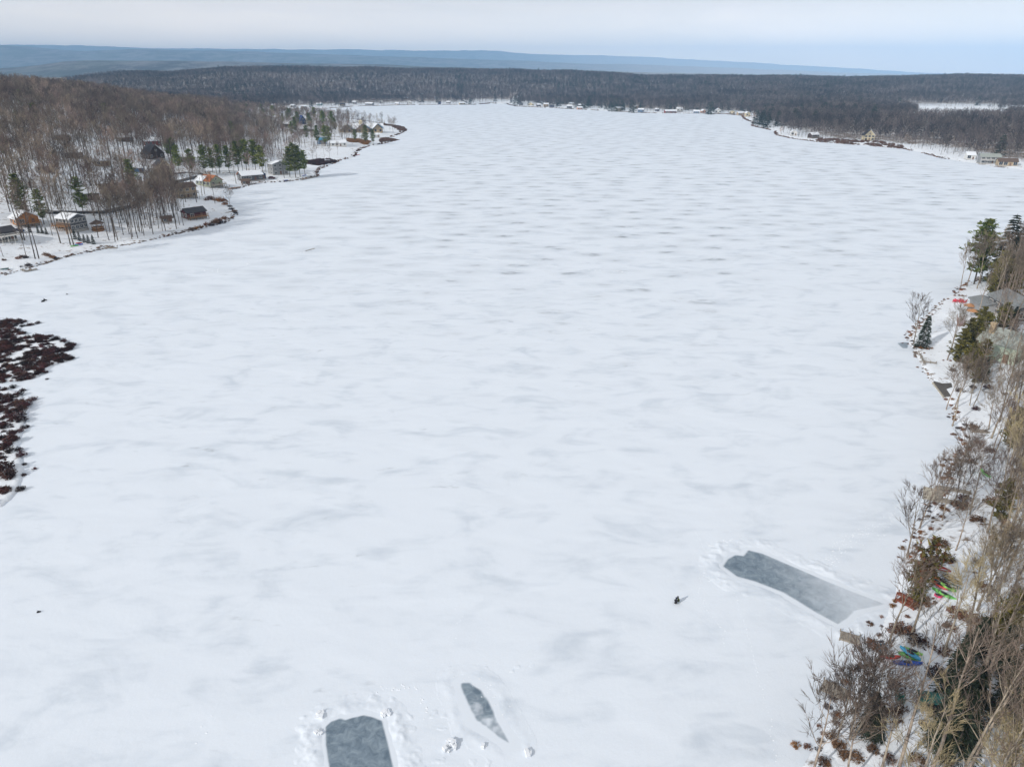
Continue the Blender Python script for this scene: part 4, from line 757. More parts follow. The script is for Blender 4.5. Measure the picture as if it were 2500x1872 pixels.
o = meshobj('stone_patio', [(p[0], p[1], zz) for p in pts] + [(p[0], p[1], zz-.8) for p in pts], [tuple(range(7))] + [(i, i+7, (i+1) % 7+7, (i+1) % 7) for i in range(7)], mat('wet_stone', (.13, .125, .12), .7, scale=2.5, col2=(.06, .055, .05))); tag(o, 'dark bare stone patio cleared of snow at the right shore', 'patio')
# red garden chairs
def chair(px, py, rz, lb, c='red', s=1.0):
    x, y, z = G(px, py); e = empty('garden_chair', (x, y, z), R(rz), s); tag(e, lb, 'chair', 'red garden chairs by the shore' if c == 'red' else None); m = mat('chair_'+c, (.62, .02, .05) if c == 'red' else (.03, .16, .13), .5, var=.05)
    MB().add([(-.3, -.32, .38), (.3, -.32, .38), (.3, .25, .24), (-.3, .25, .24), (-.3, -.32, .34), (.3, -.32, .34), (.3, .25, .20), (-.3, .25, .20)], [(0, 1, 2, 3), (4, 7, 6, 5), (0, 4, 5, 1), (1, 5, 6, 2), (2, 6, 7, 3), (3, 7, 4, 0)]).obj('seat', m, e); B = MB()
    for k in range(5): hx = [.82, .95, 1.02, .95, .82][k]; u = -.28+k*.115; B.add([(u, .22, .2), (u+.10, .22, .2), (u+.10, .22+.35*hx, hx+.05), (u, .22+.35*hx, hx+.05), (u, .25, .2), (u+.10, .25, .2), (u+.10, .25+.35*hx, hx+.05), (u, .25+.35*hx, hx+.05)], [(0, 1, 2, 3), (5, 4, 7, 6), (3, 2, 6, 7), (0, 3, 7, 4), (1, 5, 6, 2)])
    B.obj('backrest', m, e)
    for sg in (-1, 1): MB().box(sg*.37-.07, sg*.37+.07, -.38, .35, .55, .59).obj('armrest', m, e); MB().box(sg*.36-.03, sg*.36+.03, -.34, -.26, 0, .55).obj('leg', m, e); MB().box(sg*.36-.03, sg*.36+.03, .22, .30, 0, .55).obj('leg', m, e)
for k, (a, b_, r_) in enumerate(((2330,738,150), (2338,737,200), (2346,739,160), (2353,740,205))): chair(a, b_, r_, ['leftmost of the four bright red chairs on the right shore lawn', 'second of the four bright red chairs on the shore lawn', 'third of the four bright red chairs on the shore lawn', 'rightmost of the four bright red chairs on the shore lawn'][k], s=1.35)
chair(2196, 1703, 140, 'dark teal chair above another near the bottom right benches', 'teal'); chair(2198, 1714, 140, 'dark teal chair below its twin near the bottom right', 'teal')
def parasol(px, py, lb):
    x, y, z = G(px, py); e = empty('parasol', (x, y, z)); tag(e, lb, 'parasol'); m = mat('canvas', (.50, .26, .13), .8, scale=5)
    MB().tube([(0, 0, 0), (0, 0, 2.5)], .03, 6).obj('pole', grey_w, e); MB().lathe([(1.7, 1.95), (1.7, 2.05), (0, 2.7)], 8).obj('canopy', m, e)
parasol(2364, 762, 'upper tan parasol beside the grey-roofed building'); parasol(2370, 775, 'lower tan parasol beside the wooden stairs')
def stairs():
    x, y, z = G(2346, 796); e = empty('stairs', (x, y, z), R(-20)); tag(e, 'red-brown wooden stairs below the tan parasols', 'stairs'); S_ = MB()
    for k in range(9): S_.box(-.8, .8, k*.32, k*.32+.34, k*.17, k*.17+.06)
    S_.obj('tread', redw, e); 
    for sg in (-1, 1): q = MB(); q.tube([(sg*.85, 0, .1), (sg*.85, 2.9, 1.6)], .06, 4).tube([(sg*.85, 0, 1.0), (sg*.85, 2.9, 2.5)], .04, 4).tube([(sg*.85, 0, 0), (sg*.85, 0, 1.0)], .04, 4).tube([(sg*.85, 2.9, 1.5), (sg*.85, 2.9, 2.5)], .04, 4); q.obj('railing', redw, e)
stairs()
def frame():   # tarpaulined pontoon frame
    x, y, z = G(2275, 1728); e = empty('swing_frame', (x, y, z), R(-12), .95); tag(e, 'dark teal tarpaulined garden frame under the bottom right trees', 'garden frame'); m = mat('tarp', (.025, .14, .13), .6, scale=3)
    P2 = MB()
    for ux in (-1.9, 1.9):
        for uy in (-.9, .9): P2.tube([(ux, uy, 0), (ux*.95, uy*.5, 1.9)], .05, 5)
    P2.tube([(-2, 0, 1.95), (2, 0, 1.95)], .06, 5).obj('pole', m, e); MB().add([(-1.9, -.95, 1.55), (1.6, -.95, 1.5), (1.7, 0, 2.05), (-1.9, 0, 2.0), (1.6, .9, 1.6), (-1.8, .9, 1.6)], [(0, 1, 2, 3), (3, 2, 4, 5)]).obj('canopy', m, e); MB().box(-1.4, 1.2, -.3, .4, .5, .6).box(-1.4, 1.2, .35, .42, .6, 1.1).obj('seat', m, e)
frame()
# stone lantern, statue-like bird table
x, y, z = G(2372, 958); e = empty('stone_lantern', (x, y, z), 0, 1.25); tag(e, 'squat stone lantern with a dark cap on the snow by the patio', 'lantern'); MB().lathe([(.45, 0), (.3, .15), (.2, .5), (.35, .6), (.35, 1.0), (0, 1.0)], 8).obj('pedestal', conc, e); MB().lathe([(.65, 1.0), (.6, 1.1), (0, 1.5)], 8).obj('cap', black, e)
x, y, z = G(2415, 955); m_ = MB().tube([(1.2*math.cos(a), 1.2*math.sin(a), .06) for a in np.linspace(1.6, 4.2, 14)], .07, 5); o = m_.obj('garden_hose', black); o.location = (x, y, z); tag(o, 'curved black hose lying on the snow right of the stone lantern', 'hose')
# vehicle on the left
def car(px, py, rz, col, lb):
    x, y, z = G(px, py); e = empty('parked_car', (x, y, z+.02), R(rz)); tag(e, lb, 'car'); CLEAR.append((x, y, 4)); pf = [(-2.3, .35), (-2.3, 1.0), (-1.9, 1.1), (-1.6, 1.7), (.5, 1.72), (1.1, 1.12), (2.2, 1.0), (2.3, .6), (2.3, .35)]; n_ = len(pf)
    V = [(a, s_*.9*(1 if b2 < 1.2 else .82), b2) for s_ in (-1, 1) for a, b2 in pf]; F = [tuple(range(n_)), tuple(range(2*n_-1, n_-1, -1))] + [(i, (i+1) % n_, n_+(i+1) % n_, n_+i) for i in range(n_)]
    meshobj('body', V, F, mat('car_'+col, WC.get(col, (.05, .05, .06)), .3, var=.03, spec=.6), e); MB().box(-1.5, .75, -.86, .86, 1.15, 1.6).obj('window', glass, e)
    for ux in (-1.4, 1.4):
        for uy in (-.88, .88): wv = MB().lathe([(0, -.11), (.34, -.11), (.34, .11), (0, .11)], 12).obj('wheel', black, e); wv.location = (ux, uy, .34); wv.rotation_euler = (R(90), 0, 0)
car(45, 568, 30, 'navy', 'dark parked car between the log cabin and the railed house'); car(118, 521, 5, 'grey', 'grey car parked on the left shore road'); car(664, 437, 10, 'maroon', 'dark red car beside the navy wing')
# utility poles / birdhouse
# ---------------------------------------------------------------- placed trees and shrubs
random.seed(21)
for px_, py_, ht in ((184,584,4.2), (195,588,4.0), (207,592,3.6), (217,594,3.7), (229,596,4.0)): x, y, z = G(px_, py_); place('spruce', x, y, ht, 'spruce_tree', 'small dark cone-shaped spruce in the row by the left shore boats', 'spruce', 'row of five small spruces by the boats', z=z)
for px_, py_, ht in ((73,567,3.6), (94,569,3.2), (104,570,3.2), (114,572,3.2)): x, y, z = G(px_, py_); place('spruce', x, y, ht, 'spruce_tree', 'small dark spruce in the row of four on the left lawn', 'spruce', 'row of four small spruces on the left lawn', z=z)
def one(k, px_, py_, ht, lb, nm='bare_tree', cat='bare tree', v=None, group=None):
    x, y, z = G(px_, py_); return place(k, x, y, ht, nm, lb, cat, group, v=v, z=z)
one('pine', 108, 548, 15, 'dark pine just right of the orange log cabin', 'pine_tree', 'pine'); one('pine', 62, 540, 20, 'broad dark pine behind the log cabin', 'pine_tree', 'pine'); one('pine', 205, 525, 17, 'dark pine behind the large grey house', 'pine_tree', 'pine')
one('pine', 330, 478, 19, 'rusty-topped pine above the road bend', 'pine_tree', 'pine'); one('pine', 437, 418, 17, 'dark pine right of the tall pale house', 'pine_tree', 'pine')
for i, (px_, py_, ht) in enumerate(((502,424,19),(520,423,17),(537,423,19),(560,421,18),(583,421,21),(603,420,22),(625,421,22),(642,424,19),(471,428,17))): one('pine', px_, py_, ht, 'sunlit green pine in the dense row behind the orange-roofed cottage', 'pine_tree', 'pine', group='row of green pines on the left shore')
for px_, py_, ht in ((708,432,20),(722,434,23),(733,432,21),(745,428,17)): one('pine', px_, py_, ht, 'tall green pine in the cluster at the point of the left shore', 'pine_tree', 'pine', group='cluster of pines at the left point')
for px_, py_, ht in ((790,315,20),(812,316,20),(776,355,17),(795,357,18),(805,355,16),(818,322,15),(867,348,12),(893,352,17),(911,352,13)): one('pine', px_, py_, ht*1.1, 'dark pine near the lodge on the peninsula', 'pine_tree', 'pine', group='pines on the peninsula')
for px_, py_, ht in ((829,305,21),(859,304,22),(893,302,15),(932,306,16),(964,312,12),(949,309,9),(716,300,16),(765,304,17),(700,300,17),(780,300,19)): one('midgrey', px_, py_, ht, 'bare tree on the peninsula seen against the white lake', group='bare trees on the peninsula tip')
for i, (px_, py_, ht) in enumerate(((148,594,26),(172,598,22),(180,598,24),(55,585,27),(60,586,25),(86,632,22),(95,632,24),(64,626,13),(240,580,17),(128,575,13),(8,627,11))): one('midgrey', px_, py_, ht, 'lone tall bare tree standing on the open snowy lawn of the left shore', group='lawn trees of the left shore')
one('round', 562, 505, 11, 'small spreading bare tree at the tip of the left point', v=2); one('midgrey', 525, 497, 16, 'bare tree on the snowy left point behind the small spreading one')
one('spruce', 2250, 848, 8.8, 'snow-dusted blue-green spruce at the right shore edge', 'spruce_tree', 'spruce', v=0); one('round', 2231, 838, 13, 'wide bare tree leaning over the ice beside the shore spruce', v=0)
one('near', 2312, 879, 14, 'tall slender bare tree alone on the right shore snow', v=2)
for i, (px_, py_, ht) in enumerate(((2378,694,22),(2392,692,17))): one('pine', px_, py_, ht, ['tall bright green pine at the top of the right shore', 'shorter pine behind the tall bright green one'][i], 'pine_tree', 'pine')
for i, (px_, py_, ht) in enumerate(((2440,690,23),(2462,690,19))): one('spruce', px_, py_, ht, ['tall pointed dark spruce at the top of the right shore', 'reddish-topped spruce beside the tall pointed one'][i], 'spruce_tree', 'spruce')
for i, (px_, py_, ht) in enumerate(((2430,720,14),(2445,728,12),(2420,735,9),(2355,860,9),(2372,868,10),(2385,830,9),(2362,905,7),(2390,905,8),(2378,935,5),(2395,845,9),(2440,820,9))): one('olive', px_, py_, ht, 'olive-yellow evergreen between the right shore houses', 'evergreen_tree', 'evergreen', group='olive evergreens by the right shore houses')
one('oak', 2222, 1550, 14.5, 'oak still holding rust and olive leaves above the red dock', 'oak_tree', 'oak'); one('olive', 2235, 1465, 7, 'dark olive evergreen below the leafy oak', 'evergreen_tree', 'evergreen')
RT = [(2171,1570,12.5,3),(1986,1885,12.5,2),(2075,1805,12,0),(2090,1800,14,1),(2045,1800,10,2),(2192,1880,15,1),(2268,1890,16,0),(2330,1950,16,2),(2405,1960,16,1),(2300,2010,16,3),(2455,1900,15,0),(2450,2060,17,2),(2370,2120,16,1),(2400,1660,13,0),(2385,1490,13,3),(2325,1040,13,4),(2300,1270,11,2),(2368,1255,13,0),(2330,1000,12,3),(2370,990,12,1),(2420,1070,15,3),(2440,1030,15,0),
 (2410,1300,14,2),(2360,700,16,0),(2345,705,13,2),(2385,705,17,3),(2415,700,18,0),(2455,700,19,2),(2480,700,20,3),(2310,1000,11,4),(2390,925,12,2),(2440,905,13,3),(2150,1880,12,2),(2245,1290,12,3),(2215,1360,12,0),(2340,1160,11,2),(2120,1700,9,2),(2340,1780,15,1),(2430,1560,15,2),(2450,1420,15,3)]
for i, (px_, py_, ht, v) in enumerate(RT):
    if py_ < 720: lb, gp = 'bare tree in the tall clump at the top of the right shore', 'top clump of the right shore'
    elif py_ < 1100: lb, gp = 'bare tree between the patio and the docks on the right shore', 'bare trees between patio and docks'
    elif py_ < 1500: lb, gp = 'bare tree near the docks and boat row on the right shore', 'bare trees by the boat row'
    else: lb, gp = 'bare spreading tree near the lower docks and boats', 'bare trees by the lower docks'
    k_ = 'tall' if (px_ > 2180 and py_ > 1500) else ('round' if v != 3 and (py_ > 1150) else 'near'); one(k_, px_, py_, ht*{'tall': 1.4, 'round': .95, 'near': 1.08}[k_], lb, v=v % (3 if k_ == 'round' else 4), group=gp)
one('near', 2302, 1210, 9, 'birch-like feathery bare tree leaning over the ice left of the docks', v=2)
for px_, py_, ht in ((2120,1790,6),(2135,1800,5),(2300,1800,8),(2330,1840,9),(2460,1750,11),(2480,1700,9),(2380,1600,6),(2400,1590,6),(2440,1640,7),(2290,1830,7)): one('spruce', px_, py_, ht, 'dark evergreen under the bottom right trees', 'evergreen_tree', 'evergreen', group='dark evergreens of the bottom right corner')
one('willow', 1812, 297, 13, 'rusty willow at the bend of the far right shore', 'willow_tree', 'willow'); one('willow', 1840, 303, 15, 'larger rusty willow beside the shore bend', 'willow_tree', 'willow'); one('willow', 1905, 330, 9, 'rusty bush-like willow on the right shore point', 'willow_tree', 'willow')
for i, (px_, py_) in enumerate(((1850,305),(1845,303),(1860,308),(1873,312),(1490,272),(1500,273),(1480,268),(1542,276),(1735,280),(1728,279),(1628,270),(1640,262),(1258,258),(1148,256),(2440,380),(1068,252),(1030,250),(760,262),(640,256),(628,258),(612,248),(2130,300),(1995,292))): x, y, z = G(px_, py_); place('farfir', x, y, random.uniform(17, 26), 'evergreen_tree', 'dark evergreen by the cottages of the far shore', 'evergreen', 'evergreens by the far cottages', z=z)
# shrubs
def shrubmesh(seed, r, hgt, n, sz, flat=.2):
    random.seed(seed); T = TM()
    for k in range(n):
        a = random.uniform(0, 6.28); q = r*math.sqrt(random.random()); base = Vector((q*.5*math.cos(a), q*.5*math.sin(a), 0)); tip = Vector((q*math.cos(a), q*math.sin(a), hgt*(1-(q/r)**2*.6)*random.uniform(.5, 1)))
        T.spike(base, tip, .018)
        for j in range(4): T.tri(base.lerp(tip, random.uniform(.4, 1.05)) + rv()*sz, sz, flat=flat)
    return T
SH = {c: [tm_mesh('shrub', shrubmesh(s, 1.0, .9, 70, .10), m) for s in range(3)] for c, m in (('rust', rust), ('bog', mat('bog_twigs', (.085, .034, .03), .9, scale=.4, col2=(.018, .013, .016), rnd=.6, coord='P')), ('dark', mat('dark_twigs', (.06, .045, .05), .9, scale=.8, rnd=.3)), ('reed', mat('reeds', (.36, .19, .07), .9, scale=.5, rnd=.2)), ('brown', mat('brown_twigs', (.17, .095, .06), .9, scale=.8, rnd=.3)))}
def shrub(c, x, y, s, lb, gp, z=None):
    o = bpy.data.objects.new('shrub', random.choice(SH[c])); C.objects.link(o); o.location = (x, y, hz(x, y)-.03 if z is None else z); o.scale = (s, s, s*random.uniform(.8, 1.2)); o.rotation_euler = (0, 0, random.uniform(0, 6)); tag(o, lb, 'shrub', gp)
random.seed(31)
for px_, py_, s in ((2331,722,.9),(2341,722,1.0),(2350,723,1.1),(2358,724,.9),(2314,730,.9),(2300,742,.7),(2283,758,.7),(2276,768,.8),(2262,780,.9),(2236,848,1.3),(2248,850,1.3),(2262,852,1.2),(2275,851,1.0),(2256,862,.6),(2303,880,.6),(2320,881,.7),(2258,883,.6),(2240,897,.7),(2265,912,.7),(2309,976,.9),(2322,990,.9),(2337,1008,1.0),(2330,1018,.9),(2325,975,.8),(2355,1085,1.2),(2362,1098,1.2),(2385,1080,1.3),(2352,1110,.9),(2336,1116,.8),(2345,1124,.9),(2372,1125,.9),(2318,1155,1.0),(2315,1166,1.1),(2322,1168,.9),(2300,1240,1.0),(2312,1245,1.0),(2300,1262,1.0),(2180,1480,1.0),(2186,1468,.8),(2215,1505,.7)):
    x, y, z = G(px_, py_); shrub('rust', x, y, s*.55, 'low rust-orange bush at the near right waterline', 'rust bushes on the right waterline')
for k in range(80):
    px_, py_ = random.uniform(2150, 2520), random.uniform(900, 1872); x, y, z = G(px_, py_)
    if sdf(LAKE, x, y) < 2: continue
    shrub(random.choice(('dark', 'brown', 'brown', 'bog')), x, y, random.uniform(.6, 1.5), 'tangled brown undergrowth bush between the trunks of the right shore', 'undergrowth bushes of the right shore')
for px_, py_, s in ((2150,1590,1.2),(2130,1575,1.0),(2185,1540,1.2),(2210,1535,1.3),(2030,1800,.8),(2050,1825,.9),(2010,1860,.8),(2090,1850,.9),(2130,1830,.8),(2060,1845,.8),(2300,1590,1.2),(2330,1500,1.3),(2360,1510,1.3),(2390,1520,1.4),(2240,1860,1.0)):
    x, y, z = G(px_, py_); shrub('brown', x, y, s*.95, 'dense leafy brown bush near the lower docks', 'leafy brown bushes by the lower docks')
for px_, py_, s in ((525,545,2.6),(533,540,2.2),(540,546,2.4),(548,535,1.8),(505,550,1.6),(515,551,1.8),(490,556,1.6),(478,559,1.6),(466,560,1.4),(530,490,2.4),(540,492,2.6),(520,488,2.0),(513,484,2.0),(505,489,1.8),(565,512,1.6),(572,518,1.8),(550,500,2.0),(575,522,1.4),(561,505,1.5),(70,649,1.4),(55,628,1.4),(63,630,1.2),(45,632,1.2),(118,625,1.3),(128,629,1.3),(110,622,1.2),(135,633,1.0),(240,606,.9),(10,636,.9)):
    x, y, z = G(px_, py_); shrub(random.choice(('dark', 'brown', 'rust')), x, y, s, 'dark leafless bush at the water edge of the left shore', 'dark bushes along the left waterline')
for px_, py_, s in ((61,786,1.0),(70,795,1.2),(76,794,1.3),(93,790,1.2),(52,818,1.2),(176,845,1.6),(173,852,1.5),(168,843,1.2),(169,877,1.6),(174,876,1.3),(160,872,1.3),(150,880,1.3),(33,946,1.2),(56,954,1.1),(48,965,1.5),(80,977,1.4),(70,990,1.2),(52,990,2.2),(60,996,2.0),(50,1005,2.2),(45,1020,2.4),(55,1030,1.8),(62,1044,1.2),(50,1055,1.2),(28,1080,2.0),(35,1078,1.5),(48,1100,1.0),(52,1114,1.5),(28,1105,1.6),(60,1134,.7),(84,1145,.6),(58,1160,.8),(51,1196,1.2),(20,1165,2.2),(10,1150,2.6),(25,1170,1.5),(114,898,.8),(115,926,.6)):
    x, y = G0(px_, py_); shrub('bog', x, y, s*.75, 'dark red-brown bog bush at the edge of a left islet', 'bog bushes around the left islets', max(hz(x, y)-.02, 0))
def mass(name, lb, region, n, c, smin, smax, cat, z0=0, f=None, thr=.40):
    """uncountable low growth, as one object of repeated clumps"""
    items = []; k = 0; rr2 = np.random.RandomState(hash(name) % 1000 if False else len(name)); x0, y0 = region.min(0); x1, y1 = region.max(0)
    X = rr2.uniform(x0, x1, n*8); Y = rr2.uniform(y0, y1, n*8); ok = (sdf(region, X, Y) < 0) & (fbm(X, Y, 7, 13) > thr)
    if f is not None: ok &= f(X, Y)
    X, Y = X[ok][:n], Y[ok][:n]; Z = np.maximum(h(X, Y), 0)
    for x, y, z in zip(X, Y, Z): items.append((c, int(rr2.randint(3)), x, y, float(z)-.05, rr2.uniform(smin, smax)))
    return wood(name, lb, items, cat)
for c in SH: KINDS['sh_'+c] = [None]*3
for c in SH:
    for v in range(3): protos[('sh_'+c, v)] = bpy.data.objects.new('shrub_form', SH[c][v])
mass('bog_brush', 'dense dark red bog brush covering the upper left islet', ISLE_A, 1900, 'sh_bog', .45, 1.05, 'brush', thr=.33); mass('islet_brush', 'patchy dark brush covering the lower left islet', ISLE_B, 520, 'sh_bog', .4, 1.0, 'brush', thr=.45, f=lambda X, Y: sdf(ISLE_B, X, Y) < -1.6)
pen = poly([(845,352),(895,356),(905,350),(870,347),(850,346)]); mass('reed_bed', 'golden-brown reed bed at the foot of the peninsula', pen, 260, 'sh_reed', 1.4, 2.2, 'reeds', f=lambda X, Y: X > -1e9)
pen = poly([(930,350),(971,343),(940,340),(925,345)]); mass('point_brush', 'rust-brown brush on the small spit below the lodge', pen, 160, 'sh_brown', 1.2, 1.8, 'brush', f=lambda X, Y: X > -1e9)
pen = poly([(935,304),(960,308),(985,312),(990,318),(978,325),(970,320),(955,312),(930,310)]); mass('tip_brush', 'rust-brown brush fringing the peninsula tip', pen, 260, 'sh_brown', 1.2, 2.0, 'brush', f=lambda X, Y: X > -1e9)
pen = poly([(740,406),(780,408),(822,396),(800,392),(750,400)]); mass('cove_brush', 'dark red brush in the cove right of the lakeside pines', pen, 300, 'sh_bog', 1.2, 1.9, 'brush', f=lambda X, Y: X > -1e9)
pen = poly([(1990,346),(2062,352),(2152,359),(2206,364),(2206,360),(2150,352),(2062,346),(1995,341)]); mass('marsh_brush', 'rust-brown marsh fringe along the right far shore', pen, 500, 'sh_brown', 1.0, 1.7, 'brush', f=lambda X, Y: X > -1e9)
# fringe of dry growth and stones all along the waterline
items = []; rr3 = np.random.RandomState(4); per = np.concatenate([[0], np.cumsum(np.hypot(*np.diff(LAKE, axis=0).T))])
for s_ in np.arange(0, per[-1], .8):
    x = np.interp(s_, per, LAKE[:, 0]) + rr3.normal(0, .8); y = np.interp(s_, per, LAKE[:, 1]) + rr3.normal(0, .8); pp, qq, dd = proj(x, y, 0)
    if not (-60 < pp < 2560 and 200 < qq < 1950): continue
    if fbm(np.array([x]), np.array([y]), 18, 61)[0] < (.50 if dd < 700 else .36): continue
    items.append((rr3.choice(['sh_rust', 'sh_dark', 'sh_brown', 'sh_brown']), int(rr3.randint(3)), x, y, max(hz(x, y), 0)-.05, rr3.uniform(.2, .5)*(1 + dd/700)))
wood('waterline_brush', 'thin broken fringe of dry brown brush along the lake waterline', items, 'brush')
# shore stones near the camera
stone = mat('stone', (.20, .16, .13), .9, scale=2, col2=(.10, .08, .07), rnd=.3); sm = []
for s_ in range(4):
    random.seed(s_); m_ = MB().lathe([(.0, -.3), (.45, -.2), (.55, .05), (.38, .28), (0, .36)], 7); m_.V = [(a*random.uniform(.75, 1.2), b2*random.uniform(.75, 1.2), c2*random.uniform(.8, 1.15)) for a, b2, c2 in m_.V]; o = m_.obj('shore_stone', stone); sm.append(o.data); bpy.data.objects.remove(o)
def stones(a, b_, n, lb, gp, smin=.35, smax=.8):
    (x0, y0), (x1, y1) = G0(*a), G0(*b_)
    for k in range(n):
        q = (k+random.random()*.7)/n; o = bpy.data.objects.new('shore_stone', random.choice(sm)); C.objects.link(o); x, y = x0+(x1-x0)*q+random.gauss(0, .3), y0+(y1-y0)*q+random.gauss(0, .3); s_ = random.uniform(smin, smax)
        o.location = (x, y, hz(x, y)+.08*s_); o.scale = (s_*1.4, s_, s_*.8); o.rotation_euler = (0, 0, random.uniform(0, 6)); tag(o, lb, 'stone', gp)
random.seed(77)
stones((2262,775), (2308,728), 14, 'brown shoreline stone below the red chairs', 'stones below the red chairs'); stones((2232,858), (2240,875), 8, 'small dark stone just below the shore spruce', 'stones below the shore spruce'); stones((2250,898), (2274,932), 10, 'dark stone on the waterline above the patio', 'stones above the patio', .25, .5)
stones((99,647), (155,630), 12, 'dark boulder in the line along the left waterline', 'boulders on the left waterline', .5, 1.1); stones((160,628), (186,622), 8, 'small dark boulder left of the spruce row waterline', 'boulders left of the spruce row', .5, .9); stones((228,613), (258,607), 8, 'brown boulder below the little spruces', 'boulders below the spruces', .6, 1.1); stones((262,605), (330,594), 14, 'low rusty stone edging the snow lawn', 'stones edging the lawn', .5, .9); stones((340,593),(520,551), 24, 'dark stone under the bank of the wooded left shore', 'stones under the wooded bank', .6, 1.1); stones((10,672), (40,664), 5, 'dark boulder near the green canoe', 'boulders near the canoe', .5, .8)
# ---------------------------------------------------------------- the woods
def clear_mask(X, Y):
    m = np.ones(len(X), bool)
    for cx_, cy_, cr_ in CLEAR: m &= np.hypot(X-cx_, Y-cy_) > cr_
    for rd, wd in ROADS:
        for (ax, ay), (bx, by) in zip(rd[:-1], rd[1:]):
            ex, ey = bx-ax, by-ay; q = np.clip(((X-ax)*ex + (Y-ay)*ey)/(ex*ex+ey*ey), 0, 1); m &= np.hypot(X-ax-ex*q, Y-ay-ey*q) > wd
    return m
cand = []   # (kind, x, y, ht, zone)
# left hillside wood
X, Y = jitter(-900, -95, 260, 1500, 7.6, rs); d = sdf(LAKE, X, Y); px, py, dp = px_of(X, Y)
lawn = np.array([(-200,540),(0,548),(120,555),(255,556),(262,575),(300,640),(-200,760)], float)
inl = inpoly(lawn, px, py)
tipd = np.hypot((X+175)/1.0, (Y-1080)/2.2)      # the open tip of the peninsula
den = .95*ss(d, 3, 12)*ss(fbm(X, Y, 42, 41, 3), .28, .50)
den = np.where((px > 255) & (px < 455) & (d < 42) & (py > 480), .95*ss(d, 2, 5), den)
den = np.where((px > 455) & (d < 45), den*.6, den)
den = np.where((px > 690), den*.55, np.where(px > 600, den*.7, den))
ok = (d > 2.5) & (px > -160) & (rs.rand(len(X)) < den) & ~inl & clear_mask(X, Y)
for x, y, pp, dd in zip(X[ok], Y[ok], px[ok], d[ok]):
    small = pp > 700
    cand.append((('mid' if rs.rand() < .62 else 'midgrey'), x, y, rs.uniform(18, 25)*(.82+.4*float(fbm(np.array([x]), np.array([y]), 60, 17, 2)[0]))*(.62 if small else (.8 if pp > 560 else 1))*(.8 if (255 < pp < 455 and dd < 42) else 1), 'left'))
X, Y = jitter(-330, -150, 290, 480, 4.6, rs); d = sdf(LAKE, X, Y); px, py, dp = px_of(X, Y)
ok = (px > 262) & (px < 440) & (d > 2.5) & (d < 40) & (py > 495) & (rs.rand(len(X)) < .8) & clear_mask(X, Y)
for x, y in zip(X[ok], Y[ok]): cand.append((('mid' if rs.rand() < .4 else 'midgrey'), x, y, rs.uniform(15, 22), 'left'))
# right shore wood (beside the camera)
X, Y = jitter(15, 260, 22, 300, 2.6, rs); d = sdf(LAKE, X, Y); px, py, dp = px_of(X, Y)
den = .06*ss(d, 1, 3) + .14*ss(d, 5, 10) + .17*ss(d, 9, 18)
den = den*(.55 + .9*fbm(X, Y, 13, 77, 2)); den = np.where(py > 1330, den*1.0, den*1.0)
den = den + .22*((py > 850) & (py < 1330))*ss(px, 2380, 2430)
den = np.where((py > 690) & (py < 1010) & (d < 14), .02, den)
ok = (d > 1.2) & (px < 2800) & (py < 2400) & (rs.rand(len(X)) < den) & clear_mask(X, Y)
for x, y, yy, dd in zip(X[ok], Y[ok], py[ok], d[ok]):
    r_ = rs.rand(); k = 'near' if dd < 6 else 'tall'; ht_ = rs.uniform(10, 14) if dd < 6 else rs.uniform(14, 20)
    if dd > 7 and yy > 1150 and r_ < .38: k = 'tan'; ht_ = rs.uniform(13, 18)
    cand.append((k, x, y, ht_, 'right'))
# far right shore and the land behind it
X, Y = jitter(280, 1500, 480, 1500, 8.2, rs); d = np.minimum(sdf(LAKE, X, Y), sdf(POND, X, Y)); px, py, dp = px_of(X, Y)
ok = ~((px > 2235) & (px < 2460) & (py > 266) & (py < 293)) & (d > 4) & (px < 2640) & (rs.rand(len(X)) < .86*ss(d, 3, 16)) & clear_mask(X, Y) & (Y > 500)
for x, y in zip(X[ok], Y[ok]): cand.append(('far', x, y, rs.uniform(13, 19)*(.55 if 1000 < y and 850 < x < 1400 else 1), 'farright'))
# beyond the head of the lake
X, Y = jitter(-1500, 2500, 1100, 3350, 10.0, rs); d = np.minimum(sdf(LAKE, X, Y), sdf(POND, X, Y)); px, py, dp = px_of(X, Y)
ok = (d > 3) & (px < 2660) & (px > -180) & ((Y > 1500) | (X < -500)) & (rs.rand(len(X)) < .92*ss(d, 2, 22)*np.where(Y < 1950+0*X, .9, 1)) & clear_mask(X, Y) & ~((X > -520) & (Y < 1420))
for x, y in zip(X[ok], Y[ok]): cand.append(('far', x, y, rs.uniform(14, 20)*(.8+.5*float(fbm(np.array([x]), np.array([y]), 110, 19, 3)[0])), 'far'))
# conifers scattered through the far wood
def scatter(n, xr, yr, k, hr, zone, f=None):
    X = rs.uniform(*xr, n*6); Y = rs.uniform(*yr, n*6); d = np.minimum(sdf(LAKE, X, Y), sdf(POND, X, Y)); px, py, dp = px_of(X, Y)
    ok = (d > 6) & (px > -60) & (px < 2560) & clear_mask(X, Y)
    if f is not None: ok &= f(X, Y, px, py)
    for x, y in list(zip(X[ok], Y[ok]))[:n]: cand.append((k, x, y, rs.uniform(*hr), zone))
scatter(240, (-1300, 2300), (1500, 3300), 'farfir', (17, 27), 'fir')
scatter(260, (-200, 1700), (2300, 3150), 'farfir', (18, 25), 'fir', lambda X, Y, px, py: (fbm(X, Y, 260, 5, 2) > .52))
scatter(150, (-100, 1000), (1000, 2050), 'farfir', (13, 23), 'fir', lambda X, Y, px, py: (sdf(LAKE, X, Y) < 170))
scatter(60, (-700, -150), (420, 1300), 'pine', (14, 20), 'leftfir', lambda X, Y, px, py: (px < 800))
